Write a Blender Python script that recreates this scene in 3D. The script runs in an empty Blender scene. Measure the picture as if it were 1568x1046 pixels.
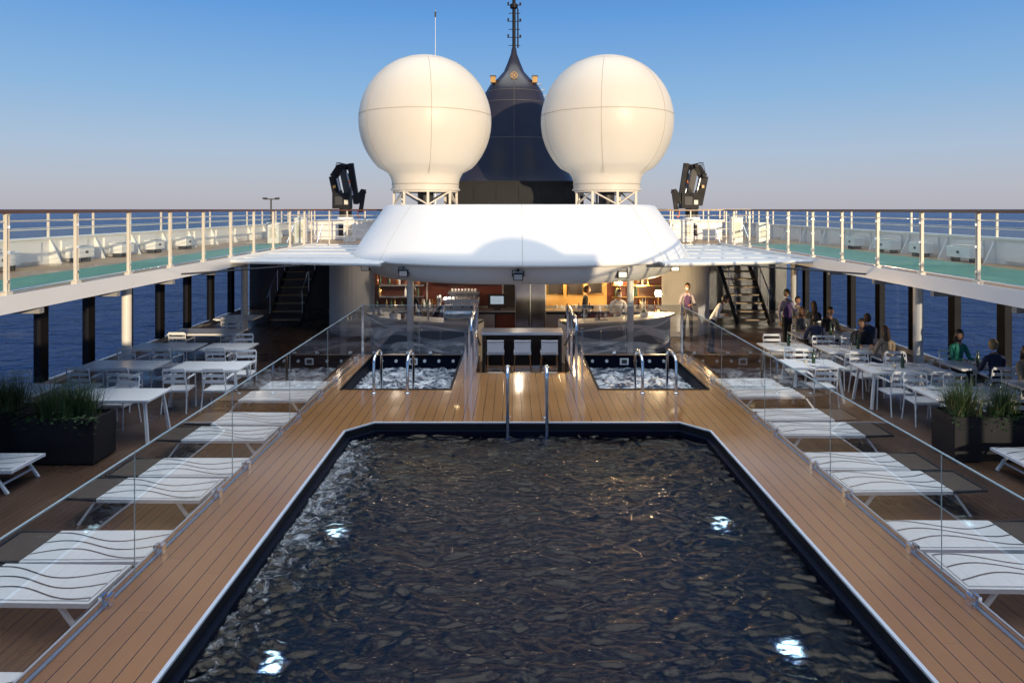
import bpy, bmesh, math, random
from math import sin, cos, pi, radians, sqrt
from mathutils import Vector, Matrix, noise
random.seed(7)
scene = bpy.context.scene
XC = 0.24
ZD = 0.6      # pool deck
ZU = 2.77     # upper deck
# ------------------------------------------------------------------ materials
def new_mat(name):
    m = bpy.data.materials.new(name); m.use_nodes = True
    nt = m.node_tree
    return m, nt, nt.nodes, nt.links, nt.nodes["Principled BSDF"]
def P(name, col, rough=0.5, metal=0.0, var=0.12, nscale=3.0, bump=0.0, bscale=40, spec=0.5, emit=0, ecol=None):
    m, nt, N, L, b = new_mat(name)
    b.inputs["Metallic"].default_value = metal
    b.inputs["Specular IOR Level"].default_value = spec
    tc = N.new("ShaderNodeTexCoord")
    nz = N.new("ShaderNodeTexNoise"); nz.inputs["Scale"].default_value = nscale; nz.inputs["Detail"].default_value = 5
    L.new(tc.outputs["Object"], nz.inputs["Vector"])
    mx = N.new("ShaderNodeMix"); mx.data_type = 'RGBA'
    c = Vector(col)
    mx.inputs[6].default_value = (*[max(0, x*(1-var)) for x in c], 1)
    mx.inputs[7].default_value = (*[min(1, x*(1+var*0.6)) for x in c], 1)
    L.new(nz.outputs["Fac"], mx.inputs[0]); L.new(mx.outputs[2], b.inputs["Base Color"])
    mr = N.new("ShaderNodeMapRange"); mr.inputs["To Min"].default_value = max(0.02, rough*0.8); mr.inputs["To Max"].default_value = min(1, rough*1.2)
    L.new(nz.outputs["Fac"], mr.inputs["Value"]); L.new(mr.outputs[0], b.inputs["Roughness"])
    if bump:
        n2 = N.new("ShaderNodeTexNoise"); n2.inputs["Scale"].default_value = bscale; n2.inputs["Detail"].default_value = 4
        L.new(tc.outputs["Object"], n2.inputs["Vector"])
        bp = N.new("ShaderNodeBump"); bp.inputs["Strength"].default_value = bump; bp.inputs["Distance"].default_value = 0.02
        L.new(n2.outputs["Fac"], bp.inputs["Height"]); L.new(bp.outputs[0], b.inputs["Normal"])
    if emit:
        b.inputs["Emission Color"].default_value = (*(ecol or col), 1); b.inputs["Emission Strength"].default_value = emit
    return m
def wood_deck(name, ca, cb, plank=0.115, rough=0.35, seam=0.007, seamcol=(0.012,0.01,0.009), spec=0.5):
    m, nt, N, L, b = new_mat(name)
    b.inputs["Specular IOR Level"].default_value = spec
    tc = N.new("ShaderNodeTexCoord"); sp = N.new("ShaderNodeSeparateXYZ"); L.new(tc.outputs["Object"], sp.inputs[0])
    def math_(op, a, bb=None, c=None):
        n = N.new("ShaderNodeMath"); n.operation = op
        for i, v in enumerate((a, bb, c)):
            if v is None: continue
            if isinstance(v, (int, float)): n.inputs[i].default_value = v
            else: L.new(v, n.inputs[i])
        return n.outputs[0]
    xs = math_('DIVIDE', sp.outputs[0], plank)
    fr = math_('FRACT', xs); fl = math_('FLOOR', xs)
    s1 = math_('LESS_THAN', fr, seam/plank)
    off = math_('MULTIPLY', math_('FRACT', math_('MULTIPLY', fl, 0.37)), 2.4)
    ys = math_('DIVIDE', math_('ADD', sp.outputs[1], off), 2.4)
    fy = math_('FRACT', ys); s2 = math_('LESS_THAN', fy, 0.0015)
    sm = math_('MAXIMUM', s1, math_('MULTIPLY', s2, .5))
    cmb = N.new("ShaderNodeCombineXYZ"); L.new(fl, cmb.inputs[0]); L.new(math_('FLOOR', ys), cmb.inputs[1])
    wn = N.new("ShaderNodeTexWhiteNoise"); L.new(cmb.outputs[0], wn.inputs["Vector"])
    mp = N.new("ShaderNodeMapping"); mp.inputs["Scale"].default_value = (60, 2.5, 1); L.new(tc.outputs["Object"], mp.inputs[0])
    gr = N.new("ShaderNodeTexNoise"); gr.inputs["Scale"].default_value = 1; gr.inputs["Detail"].default_value = 6; L.new(mp.outputs[0], gr.inputs["Vector"])
    big = N.new("ShaderNodeTexNoise"); big.inputs["Scale"].default_value = 0.7; big.inputs["Detail"].default_value = 5; L.new(tc.outputs["Object"], big.inputs["Vector"])
    t = math_('ADD', math_('MULTIPLY', wn.outputs["Value"], 0.14), math_('ADD', math_('MULTIPLY', gr.outputs["Fac"], 0.35), math_('MULTIPLY', big.outputs["Fac"], 0.52)))
    mx = N.new("ShaderNodeMix"); mx.data_type = 'RGBA'; mx.inputs[6].default_value = (*ca, 1); mx.inputs[7].default_value = (*cb, 1); L.new(t, mx.inputs[0])
    m2 = N.new("ShaderNodeMix"); m2.data_type = 'RGBA'; L.new(sm, m2.inputs[0]); L.new(mx.outputs[2], m2.inputs[6]); m2.inputs[7].default_value = (*seamcol, 1)
    L.new(m2.outputs[2], b.inputs["Base Color"])
    mr = N.new("ShaderNodeMapRange"); mr.inputs["From Min"].default_value = .35; mr.inputs["From Max"].default_value = .65
    mr.inputs["To Min"].default_value = rough*0.4; mr.inputs["To Max"].default_value = rough*1.6; L.new(big.outputs["Fac"], mr.inputs["Value"]); L.new(mr.outputs[0], b.inputs["Roughness"])
    bp = N.new("ShaderNodeBump"); bp.inputs["Strength"].default_value = 0.12; bp.inputs["Distance"].default_value = 0.003
    L.new(math_('SUBTRACT', gr.outputs["Fac"], math_('MULTIPLY', sm, 2)), bp.inputs["Height"]); L.new(bp.outputs[0], b.inputs["Normal"])
    return m
def glass_mat(name, tint, refl=0.06, k=0.9, gcol=(0.95,0.97,1)):
    m, nt, N, L, b = new_mat(name); N.remove(b)
    out = N["Material Output"]
    tr = N.new("ShaderNodeBsdfTransparent"); tr.inputs[0].default_value = (*tint, 1)
    gl = N.new("ShaderNodeBsdfGlossy"); gl.inputs["Roughness"].default_value = 0.015; gl.inputs[0].default_value = (*gcol,1)
    lw = N.new("ShaderNodeLayerWeight"); lw.inputs[0].default_value = 0.5
    pw = N.new("ShaderNodeMath"); pw.operation = 'POWER'; pw.inputs[1].default_value = 4; L.new(lw.outputs["Facing"], pw.inputs[0])
    ma = N.new("ShaderNodeMath"); ma.operation = 'MULTIPLY_ADD'; ma.inputs[1].default_value = k; ma.inputs[2].default_value = refl; L.new(pw.outputs[0], ma.inputs[0])
    mx = N.new("ShaderNodeMixShader"); L.new(ma.outputs[0], mx.inputs[0]); L.new(tr.outputs[0], mx.inputs[1]); L.new(gl.outputs[0], mx.inputs[2])
    L.new(mx.outputs[0], out.inputs[0])
    return m
def bump_stack(N, L, targets, scales, tcout="Object"):
    tc = N.new("ShaderNodeTexCoord"); prev = None
    for (sc, st, dist, stretch) in scales:
        mp = N.new("ShaderNodeMapping"); mp.inputs["Scale"].default_value = stretch; L.new(tc.outputs[tcout], mp.inputs[0])
        nz = N.new("ShaderNodeTexNoise"); nz.inputs["Scale"].default_value = sc; nz.inputs["Detail"].default_value = 5; nz.inputs["Roughness"].default_value = .6
        L.new(mp.outputs[0], nz.inputs["Vector"])
        bp = N.new("ShaderNodeBump"); bp.inputs["Strength"].default_value = st; bp.inputs["Distance"].default_value = dist
        L.new(nz.outputs["Fac"], bp.inputs["Height"])
        if prev: L.new(prev, bp.inputs["Normal"])
        prev = bp.outputs[0]
    for t in (targets if isinstance(targets,(list,tuple)) else [targets]): L.new(prev, t.inputs["Normal"])
    return tc

M = {}
M['teak'] = wood_deck("teak_pool_deck", (0.24,0.108,0.038), (0.42,0.21,0.080), plank=0.16, rough=0.12, seam=0.008, spec=0.9, seamcol=(.03,.018,.012))
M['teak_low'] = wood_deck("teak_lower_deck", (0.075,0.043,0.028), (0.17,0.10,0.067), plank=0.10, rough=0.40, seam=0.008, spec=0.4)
M['teak_up'] = wood_deck("teak_upper_deck", (0.28,0.17,0.09), (0.42,0.27,0.15), plank=0.10, rough=0.5)
M['white'] = P("white_ship_paint", (0.80,0.79,0.77), 0.35, var=0.05, nscale=1.2, bump=0.05, bscale=3)
M['radome'] = P("radome_gelcoat", (0.68,0.63,0.55), 0.42, var=0.08, nscale=0.8, bump=0.03, bscale=2, spec=.35)
M['seam'] = P("radome_seam", (0.42,0.36,0.28), 0.5)
M['fab'] = P("canopy_fabric", (0.70,0.70,0.70), 0.7, var=0.08)
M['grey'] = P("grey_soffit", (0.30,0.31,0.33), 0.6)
M['dgrey'] = P("dark_grey_paint", (0.05,0.05,0.055), 0.5, spec=.3)
M['black'] = P("black_frame", (0.012,0.012,0.015), 0.55, spec=.2)
M['navy'] = P("funnel_paint", (0.030,0.028,0.040), 0.24, var=0.3, nscale=2, bump=0.12, bscale=5, spec=.55)
M['navyseam'] = P("funnel_seam", (0.10,0.09,0.09), 0.5)
M['steel'] = P("polished_steel", (0.90,0.90,0.91), 0.14, metal=1.0, var=0.05)
M['brush'] = P("brushed_steel", (0.55,0.55,0.56), 0.35, metal=1.0, var=0.1)
M['trim'] = P("pool_rim_steel", (0.82,0.84,0.87), 0.3, metal=0.4, var=0.08, nscale=6)
M['alu'] = P("painted_rail_post", (0.66,0.60,0.50), 0.4, var=0.08)
M['handrail'] = P("varnished_handrail", (0.10,0.035,0.02), 0.3, var=0.25, nscale=10)
M['teal'] = P("teal_deck_paint", (0.10,0.25,0.18), 0.65, var=0.3, nscale=2)
M['furn'] = P("white_furniture", (0.86,0.87,0.88), 0.35, var=0.04)
M['sling'] = P("white_sling", (0.90,0.90,0.90), 0.6, var=0.04, bump=0.1, bscale=120)
M['slingg'] = P("taupe_sling", (0.12,0.09,0.07), 0.8, var=0.1)
M['wave'] = P("wave_print", (0.10,0.10,0.11), 0.6)
M['wavel'] = P("wave_print_light", (0.80,0.80,0.80), 0.6)
M['planter'] = P("planter_anthracite", (0.018,0.018,0.022), 0.6, bump=0.1, spec=.3)
M['soil'] = P("soil", (0.03,0.02,0.015), 0.95, bump=0.6)
M['grassA'] = P("grass_blade_light", (0.14,0.19,0.055), 0.6, var=0.3, nscale=8)
M['grassB'] = P("grass_blade_dark", (0.04,0.09,0.027), 0.6, var=0.3, nscale=8)
M['grassC'] = P("grass_plume", (0.24,0.20,0.11), 0.8, var=0.3)
M['tile'] = P("dark_pool_tile", (0.002,0.005,0.016), 0.5, var=0.3, nscale=5, spec=.1)
M['wallw'] = P("white_bulkhead", (0.68,0.68,0.68), 0.5, var=0.06)
M['cab'] = P("mahogany_cabinet", (0.10,0.028,0.018), 0.3, var=0.3, nscale=6)
M['cabd'] = P("dark_cabinet", (0.025,0.02,0.02), 0.3)
M['brass'] = P("brass_panel", (0.80,0.52,0.20), 0.18, metal=1.0, var=0.1)
M['gold'] = P("gold_wallpaper", (0.55,0.33,0.11), 0.4, var=0.2)
M['fillw'] = P("warm_fill_glow", (1,0.75,0.4), 0.5, emit=160, ecol=(1,0.68,0.30))  # glow of the added bar lamps, one standing in for reflected sun
M['down'] = P("downlight_glow", (1,0.8,0.5), 0.5, emit=14, ecol=(1,0.72,0.4))
M['poollamp'] = P("pool_lamp_glow", (1,0.95,0.8), 0.5, emit=6, ecol=(1.0,0.90,0.55))
M['screen'] = P("display_screen", (0.3,0.4,0.5), 0.3, emit=0.4, ecol=(0.5,0.65,0.8))
M['orange'] = P("safety_orange", (0.75,0.16,0.02), 0.5)
M['amber'] = P("amber_lamp_housing", (0.50,0.28,0.07), 0.4)
M['bottle'] = P("bottle_glass", (0.05,0.09,0.05), 0.1)
M['bottle2'] = P("bottle_amber", (0.25,0.09,0.02), 0.1)
M['china'] = P("white_china", (0.8,0.8,0.8), 0.15, var=0.02)
M['napkin'] = P("napkin", (0.7,0.6,0.45), 0.9)
M['glass'] = glass_mat("fence_glass", (0.74,0.76,0.77), 0.15, 0.8)
M['glass2'] = glass_mat("railing_glass", (0.88,0.93,0.90), 0.03, 0.35)
M['glasst'] = glass_mat("tinted_window_glass", (0.56,0.62,0.72), 0.02, 0.12)
M['wglass'] = glass_mat("drinking_glass", (0.90,0.92,0.94), 0.15, 0.8)
M['gedge'] = P("glass_edge", (0.42,0.50,0.50), 0.2)
# sea
m, nt, N, L, b = new_mat("sea_water"); M['sea'] = m
b.inputs["Base Color"].default_value = (0.003,0.045,0.165,1); b.inputs["Roughness"].default_value = 0.25; b.inputs["IOR"].default_value = 1.33
b.inputs["Specular IOR Level"].default_value = 0.22
bump_stack(N, L, b, [(0.03,1.0,14.0,(1,1.8,1)), (0.18,1.0,3.5,(1,1.6,1)), (0.9,1.0,0.8,(1,1,1))])
# pool water: refracting body + reflecting surface, aerated (white) where the side jets churn it
m, nt, N, L, b = new_mat("pool_water"); M['pool'] = m
N.remove(b); out=N["Material Output"]
rf_=N.new("ShaderNodeBsdfRefraction"); rf_.inputs["Color"].default_value=(.30,.52,.9,1); rf_.inputs["Roughness"].default_value=0; rf_.inputs["IOR"].default_value=1.33
gl_=N.new("ShaderNodeBsdfGlossy"); gl_.inputs["Color"].default_value=(1,.93,.84,1); gl_.inputs["Roughness"].default_value=.01
df_=N.new("ShaderNodeBsdfDiffuse"); df_.inputs["Color"].default_value=(.75,.82,.9,1)
fr_=N.new("ShaderNodeFresnel"); fr_.inputs["IOR"].default_value=1.36
tcp=bump_stack(N, L, [rf_,gl_,df_,fr_], [(14,0.35,0.03,(1,1.3,1)), (38,0.22,0.01,(1,1,1))])
sp_=N.new("ShaderNodeSeparateXYZ"); L.new(tcp.outputs["Object"],sp_.inputs[0])
def mr_(v,a,b2,c,d):
    n=N.new("ShaderNodeMapRange"); n.inputs[1].default_value=a; n.inputs[2].default_value=b2; n.inputs[3].default_value=c; n.inputs[4].default_value=d; L.new(v,n.inputs[0]); return n.outputs[0]
ex=mr_(sp_.outputs[0],XC-2.75,XC-1.7,1,0); ey=mr_(sp_.outputs[1],5.0,7.6,.5,1); ez=mr_(sp_.outputs[1],10.9,9.8,.5,1)
mm1=N.new("ShaderNodeMath"); mm1.operation='MULTIPLY'; L.new(ex,mm1.inputs[0]); L.new(ey,mm1.inputs[1])
mm2=N.new("ShaderNodeMath"); mm2.operation='MULTIPLY'; L.new(mm1.outputs[0],mm2.inputs[0]); L.new(ez,mm2.inputs[1])
nf=N.new("ShaderNodeTexNoise"); nf.inputs["Scale"].default_value=4.2; nf.inputs["Detail"].default_value=11; nf.inputs["Roughness"].default_value=.8; nf.inputs["Distortion"].default_value=1.8; L.new(tcp.outputs["Object"],nf.inputs["Vector"])
mm3=N.new("ShaderNodeMath"); mm3.operation='MULTIPLY_ADD'; L.new(mm2.outputs[0],mm3.inputs[0]); mm3.inputs[1].default_value=.22; L.new(nf.outputs["Fac"],mm3.inputs[2])
fm=mr_(mm3.outputs[0],.64,.82,0,.55)
s1_=N.new("ShaderNodeMixShader"); L.new(fr_.outputs[0],s1_.inputs[0]); L.new(rf_.outputs[0],s1_.inputs[1]); L.new(gl_.outputs[0],s1_.inputs[2])
s2_=N.new("ShaderNodeMixShader"); L.new(fm,s2_.inputs[0]); L.new(s1_.outputs[0],s2_.inputs[1]); L.new(df_.outputs[0],s2_.inputs[2])
L.new(s2_.outputs[0],out.inputs[0])
# foam
m, nt, N, L, b = new_mat("foaming_water"); M['foam'] = m
tc = bump_stack(N, L, b, [(14,0.8,0.05,(1,1,1)), (50,0.5,0.02,(1,1,1))])
nz = N.new("ShaderNodeTexNoise"); nz.inputs["Scale"].default_value = 2.2; nz.inputs["Detail"].default_value = 10; nz.inputs["Roughness"].default_value = .75; nz.inputs["Distortion"].default_value = 1.4
L.new(tc.outputs["Object"], nz.inputs["Vector"])
cr = N.new("ShaderNodeValToRGB"); cr.color_ramp.elements[0].position = 0.44; cr.color_ramp.elements[0].color = (0.012,0.035,0.08,1)
cr.color_ramp.elements[1].position = 0.60; cr.color_ramp.elements[1].color = (0.84,0.89,0.94,1)
L.new(nz.outputs["Fac"], cr.inputs[0]); L.new(cr.outputs[0], b.inputs["Base Color"]); b.inputs["Roughness"].default_value = 0.25

# ------------------------------------------------------------------ mesh builder
class MB:
    def __init__(s): s.v=[]; s.f=[]; s.mi=[]; s.sm=[]; s.mats=[]
    def idx(s, m):
        if isinstance(m, str): m = M[m]
        if m not in s.mats: s.mats.append(m)
        return s.mats.index(m)
    def add(s, vs, fs, mat, smooth=False):
        o = len(s.v); s.v.extend([tuple(x) for x in vs]); k = s.idx(mat)
        for f in fs:
            s.f.append([i+o for i in f]); s.mi.append(k); s.sm.append(smooth)
    def box(s, x0,x1,y0,y1,z0,z1, mat):
        if x0>x1: x0,x1=x1,x0
        if y0>y1: y0,y1=y1,y0
        vs=[(x0,y0,z0),(x1,y0,z0),(x1,y1,z0),(x0,y1,z0),(x0,y0,z1),(x1,y0,z1),(x1,y1,z1),(x0,y1,z1)]
        s.add(vs, [(0,3,2,1),(4,5,6,7),(0,1,5,4),(1,2,6,5),(2,3,7,6),(3,0,4,7)], mat)
    def beam(s, p0, p1, w, h, mat, up=(0,0,1)):
        p0=Vector(p0); p1=Vector(p1); d=(p1-p0).normalized(); u=Vector(up)
        if abs(d.dot(u))>0.98: u=Vector((0,1,0))
        a=d.cross(u).normalized()*w/2; c=a.cross(d).normalized()*h/2
        vs=[p0-a-c,p0+a-c,p0+a+c,p0-a+c,p1-a-c,p1+a-c,p1+a+c,p1-a+c]
        s.add(vs,[(0,1,2,3),(4,7,6,5),(0,4,5,1),(1,5,6,2),(2,6,7,3),(3,7,4,0)],mat)
    def tube(s, pts, r, mat, seg=8, caps=True):
        pts=[Vector(p) for p in pts]; n=len(pts)
        rs = r if isinstance(r,(list,tuple)) else [r]*n
        d0=(pts[1]-pts[0]).normalized(); u=Vector((0,0,1)) if abs(d0.z)<0.9 else Vector((0,1,0))
        a=d0.cross(u).normalized(); vs=[]
        for i,p in enumerate(pts):
            if i==0: d=d0
            elif i==n-1: d=(pts[i]-pts[i-1]).normalized()
            else: d=((pts[i+1]-pts[i]).normalized()+(pts[i]-pts[i-1]).normalized()).normalized()
            a=(a-d*a.dot(d)).normalized(); c=d.cross(a)
            for k in range(seg):
                t=2*pi*k/seg; vs.append(p+(a*cos(t)+c*sin(t))*rs[i])
        fs=[]
        for i in range(n-1):
            for k in range(seg):
                k2=(k+1)%seg; fs.append((i*seg+k,i*seg+k2,(i+1)*seg+k2,(i+1)*seg+k))
        s.add(vs,fs,mat,True)
        if caps:
            s.add(vs[:seg],[tuple(range(seg))[::-1]],mat); s.add(vs[-seg:],[tuple(range(seg))],mat)
    def cyl(s,p0,p1,r,mat,seg=12,r1=None): s.tube([p0,p1],[r,r if r1 is None else r1],mat,seg)
    def lathe(s, prof, c, mat, seg=48, smooth=True):
        vs=[]; n=len(prof)
        for (r,z) in prof:
            for k in range(seg):
                t=2*pi*k/seg; vs.append((c[0]+r*cos(t),c[1]+r*sin(t),c[2]+z))
        fs=[(i*seg+k,i*seg+(k+1)%seg,(i+1)*seg+(k+1)%seg,(i+1)*seg+k) for i in range(n-1) for k in range(seg)]
        s.add(vs,fs,mat,smooth)
    def ell(s, c, r, mat, seg=12, rings=8, R=None):
        vs=[]; fs=[]
        for i in range(rings+1):
            ph=pi*i/rings
            for k in range(seg):
                t=2*pi*k/seg; p=Vector((r[0]*sin(ph)*cos(t), r[1]*sin(ph)*sin(t), r[2]*cos(ph)))
                if R: p=R@p
                vs.append(p+Vector(c))
        for i in range(rings):
            for k in range(seg):
                k2=(k+1)%seg; fs.append((i*seg+k,(i+1)*seg+k,(i+1)*seg+k2,i*seg+k2))
        s.add(vs,fs,mat,True)
    def prism(s, poly, z0, z1, mat, top=None):
        n=len(poly); vs=[(x,y,z0) for x,y in poly]+[(x,y,z1) for x,y in poly]
        s.add(vs,[(i,(i+1)%n,n+(i+1)%n,n+i) for i in range(n)],mat)
        s.add(vs,[tuple(range(n))[::-1]],mat); s.add(vs,[tuple(range(n,2*n))],top or mat)
    def quad(s,a,b_,c,d,mat): s.add([a,b_,c,d],[(0,1,2,3)],mat)
    def obj(s,name,loc=(0,0,0),rz=0,bevel=0):
        me=bpy.data.meshes.new(name); me.from_pydata(s.v,[],s.f)
        for m in s.mats: me.materials.append(m)
        me.polygons.foreach_set("material_index",s.mi); me.polygons.foreach_set("use_smooth",s.sm); me.update()
        o=bpy.data.objects.new(name,me); scene.collection.objects.link(o); o.location=loc; o.rotation_euler[2]=rz
        if bevel:
            bv=o.modifiers.new("bev","BEVEL"); bv.width=bevel; bv.segments=2; bv.limit_method='ANGLE'
        return o
def inst(src,name,loc,rz=0):
    o=bpy.data.objects.new(name,src.data); scene.collection.objects.link(o); o.location=loc; o.rotation_euler[2]=rz
    return o

# ------------------------------------------------------------------ sea
g=MB(); S=60000
rs=[0,30,120,400,1500,6000,20000,S]; seg=64; vs=[(0,0,0)]
for r in rs[1:]:
    for k in range(seg): vs.append((r*cos(2*pi*k/seg), r*sin(2*pi*k/seg),0))
fs=[(0,1+k,1+(k+1)%seg) for k in range(seg)]
for i in range(len(rs)-2):
    for k in range(seg):
        a=1+i*seg+k; b_=1+i*seg+(k+1)%seg; fs.append((a,a+seg,b_+seg,b_))
g.add(vs,fs,'sea'); g.obj("sea",(0,0,-16))

# ------------------------------------------------------------------ lower deck
g=MB()
def sheet(x0,x1,y0,y1,z,mat): g.quad((x0,y0,z),(x1,y0,z),(x1,y1,z),(x0,y1,z),mat)
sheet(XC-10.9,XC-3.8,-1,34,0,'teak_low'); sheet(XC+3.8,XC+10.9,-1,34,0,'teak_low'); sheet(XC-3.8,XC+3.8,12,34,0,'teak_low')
g.obj("lower_deck")
g=MB()
g.box(XC-10.9,XC+10.9,-12,-1,-1.5,-0.003,'white'); g.box(XC-11.0,XC-10.9,-12,60,-15.9,-0.2,'white'); g.box(XC+10.9,XC+11.0,-12,60,-15.9,-0.2,'white')
g.obj("ship_hull")

# ------------------------------------------------------------------ pool platform
g=MB()
for sx in (-1,1):
    def R(a,b_,y0,y1): 
        x0,x1=sorted((XC+sx*a,XC+sx*b_)); sheet(x0,x1,y0,y1,ZD,'teak')
    R(2.8,3.8,0,10.87); R(3.45,3.8,12.9,16.0); R(1.0,1.42,13.9,16.0); R(1.42,3.45,15.8,16.0)
    R(0,1.42,12.9,13.9)
    x=XC+sx*2.8; xb=XC+sx*2.43
    t=[(x,10.45,ZD),(x,10.87,ZD),(xb,10.87,ZD)]; g.add(t,[(0,1,2)],'teak')
    g.quad((XC+sx*3.8,0,0),(XC+sx*3.8,16,0),(XC+sx*3.8,16,ZD),(XC+sx*3.8,0,ZD),'white')
    g.quad((XC+sx*1.0,13.9,0),(XC+sx*1.0,16,0),(XC+sx*1.0,16,ZD),(XC+sx*1.0,13.9,ZD),'teak')
    g.quad((XC+sx*1.0,16,0),(XC+sx*3.8,16,0),(XC+sx*3.8,16,ZD),(XC+sx*1.0,16,ZD),'white')
sheet(XC-2.8,XC+2.8,0,2,ZD,'teak'); sheet(XC-3.8,XC+3.8,10.87,12.9,ZD,'teak')
g.quad((XC-3.8,0,0),(XC+3.8,0,0),(XC+3.8,0,ZD),(XC-3.8,0,ZD),'white')
for i in range(4):
    g.box(XC-0.995,XC+0.995,13.9+0.3*i,14.2+0.3*i,0.002,ZD-0.15*i-0.004 if i==0 else ZD-0.15*i,'teak')
    g.box(XC-0.99,XC+0.99,13.9+0.3*(i+1)-0.03,13.9+0.3*(i+1)+0.004,ZD-0.15*i-0.03,ZD-0.15*i+0.004,'brass')
g.obj("raised_pool_deck")

# pool basin
g=MB()
loop=[(-2.8,2),(-2.8,10.45),(-2.43,10.87),(2.43,10.87),(2.8,10.45),(2.8,2)]
loop=[(XC+a,b_) for a,b_ in loop]
n=len(loop); zb=-1.1
for i in range(n):
    a=loop[i]; c=loop[(i+1)%n]
    g.quad((a[0],a[1],zb),(c[0],c[1],zb),(c[0],c[1],ZD-0.002),(a[0],a[1],ZD-0.002),'tile')
g.add([(x,y,zb) for x,y in loop],[tuple(range(n))],'tile')
def offs(d):
    pts=[(-2.8+d,2+d),(-2.8+d,10.45-d*0.4),(-2.43+d*0.45,10.87-d),(2.43-d*0.45,10.87-d),(2.8-d,10.45-d*0.4),(2.8-d,2+d)]
    return [(XC+a,b_) for a,b_ in pts]
o0=offs(-0.02); o1=offs(0.015); o2=offs(0.08)
for i in range(n):
    j=(i+1)%n
    z=ZD+0.014
    g.quad((*o0[i],z),(*o0[j],z),(*o1[j],z),(*o1[i],z),'trim')
    g.quad((*o0[i],ZD-0.01),(*o0[j],ZD-0.01),(*o0[j],z),(*o0[i],z),'trim')
    g.quad((*o1[i],z-0.02),(*o1[j],z-0.02),(*o1[j],z),(*o1[i],z),'trim')
    g.quad((*o1[i],ZD-0.10),(*o1[j],ZD-0.10),(*o1[j],z-0.02),(*o1[i],z-0.02),'black')
    g.quad((*o1[i],ZD-0.10),(*o1[j],ZD-0.10),(*o2[j],ZD-0.11),(*o2[i],ZD-0.11),'tile')
    g.quad((*o2[i],ZD-0.5),(*o2[j],ZD-0.5),(*o2[j],ZD-0.11),(*o2[i],ZD-0.11),'tile')
g.obj("swimming_pool_basin")
for (px,py) in ((-2.05,8.0),(2.5,8.15),(-2.03,5.75),(2.40,5.9)):
    g=MB(); g.lathe([(0.0,0.03),(0.07,0.03),(0.07,0)],(0,0,0),'poollamp',20); g.lathe([(0.07,0.02),(0.13,0.035),(0.14,0)],(0,0,0),'brush',20)
    g.lathe([(.05,0),(.05,-1.1)],(0,0,0),'tile',12)
    g.obj("underwater_pool_light",(px,py,0.02))
def water(name,x0,x1,y0,y1,z,nx,ny,fn,mat):
    g=MB(); vs=[]
    for j in range(ny+1):
        for i in range(nx+1):
            x=x0+(x1-x0)*i/nx; y=y0+(y1-y0)*j/ny
            vs.append((x,y,z+fn(x,y)))
    fs=[(j*(nx+1)+i,j*(nx+1)+i+1,(j+1)*(nx+1)+i+1,(j+1)*(nx+1)+i) for j in range(ny) for i in range(nx)]
    g.add(vs,fs,mat,True); return g.obj(name)
def pw(x,y):
    q=Vector((x*1.15,y*2.15,0))
    w=noise.noise(q*0.8)*0.025
    q2=q+Vector((noise.noise(q*1.6),noise.noise(q*1.6+Vector((9,3,1))),0))*0.28
    w+=(0.22-abs(noise.noise(q2*2.0)))*0.032
    w+=(0.22-abs(noise.noise(q2*3.8+Vector((4,1,0)))))*0.030
    w+=noise.noise(q2*4.6+Vector((2,8,3)))*0.018
    w+=(0.2-abs(noise.noise(q2*6.8+Vector((1,7,0)))))*0.015
    w+=noise.noise(q2*11+Vector((5,5,0)))*0.007
    e=max(0,1-(x-(XC-2.75))/0.8)*max(0,min(1,(y-3.5)/1.5))*max(0,min(1,(10.9-y)))
    w+=e*noise.noise(q*7)*0.04
    return w
water("pool_water",XC-2.76,XC+2.76,2.0,10.83,ZD-0.17,300,500,pw,'pool')
# hot tubs
for sx in (-1,1):
    x0,x1=sorted((XC+sx*1.42,XC+sx*3.45)); y0,y1=12.9,15.8
    g=MB()
    for (a,b_) in (((x0,y0),(x1,y0)),((x1,y0),(x1,y1)),((x1,y1),(x0,y1)),((x0,y1),(x0,y0))):
        g.quad((*a,0.05),(*b_,0.05),(*b_,ZD+0.012),(*a,ZD+0.012),'tile')
    g.quad((x0,y0,0.05),(x1,y0,0.05),(x1,y1,0.05),(x0,y1,0.05),'tile')
    for (a,b_,c,d) in ((x0-.04,x1+.04,y0-.04,y0),(x0-.04,x1+.04,y1,y1+.04),(x0-.04,x0,y0,y1),(x1,x1+.04,y0,y1)):
        g.box(a,b_,c,d,ZD-0.02,ZD+0.014,'black')
    for k in range(6):
        if k in (2,): continue
        xx=x0+0.2+k*0.33
        g.tube([(xx,y1-0.001,ZD-0.11),(xx,y1-0.03,ZD-0.11)],0.036,'china',12)
    g.box(x0+0.83,x0+1.03,y1-0.05,y1-0.031,ZD-0.19,ZD-0.04,'china'); g.box(x0+0.87,x0+0.99,y1-0.056,y1-0.051,ZD-0.16,ZD-0.07,'dgrey')
    water("hot_tub_water",x0+0.002,x1-0.002,y0+0.002,y1-0.002,ZD-0.28,90,130,lambda x,y:(noise.noise(Vector((x*4,y*4,2)))*0.05+noise.noise(Vector((x*11,y*11,5)))*0.035+.05*max(0,1-abs(y-14.0)/1.2)),'foam')
    g.obj("hot_tub")
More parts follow.
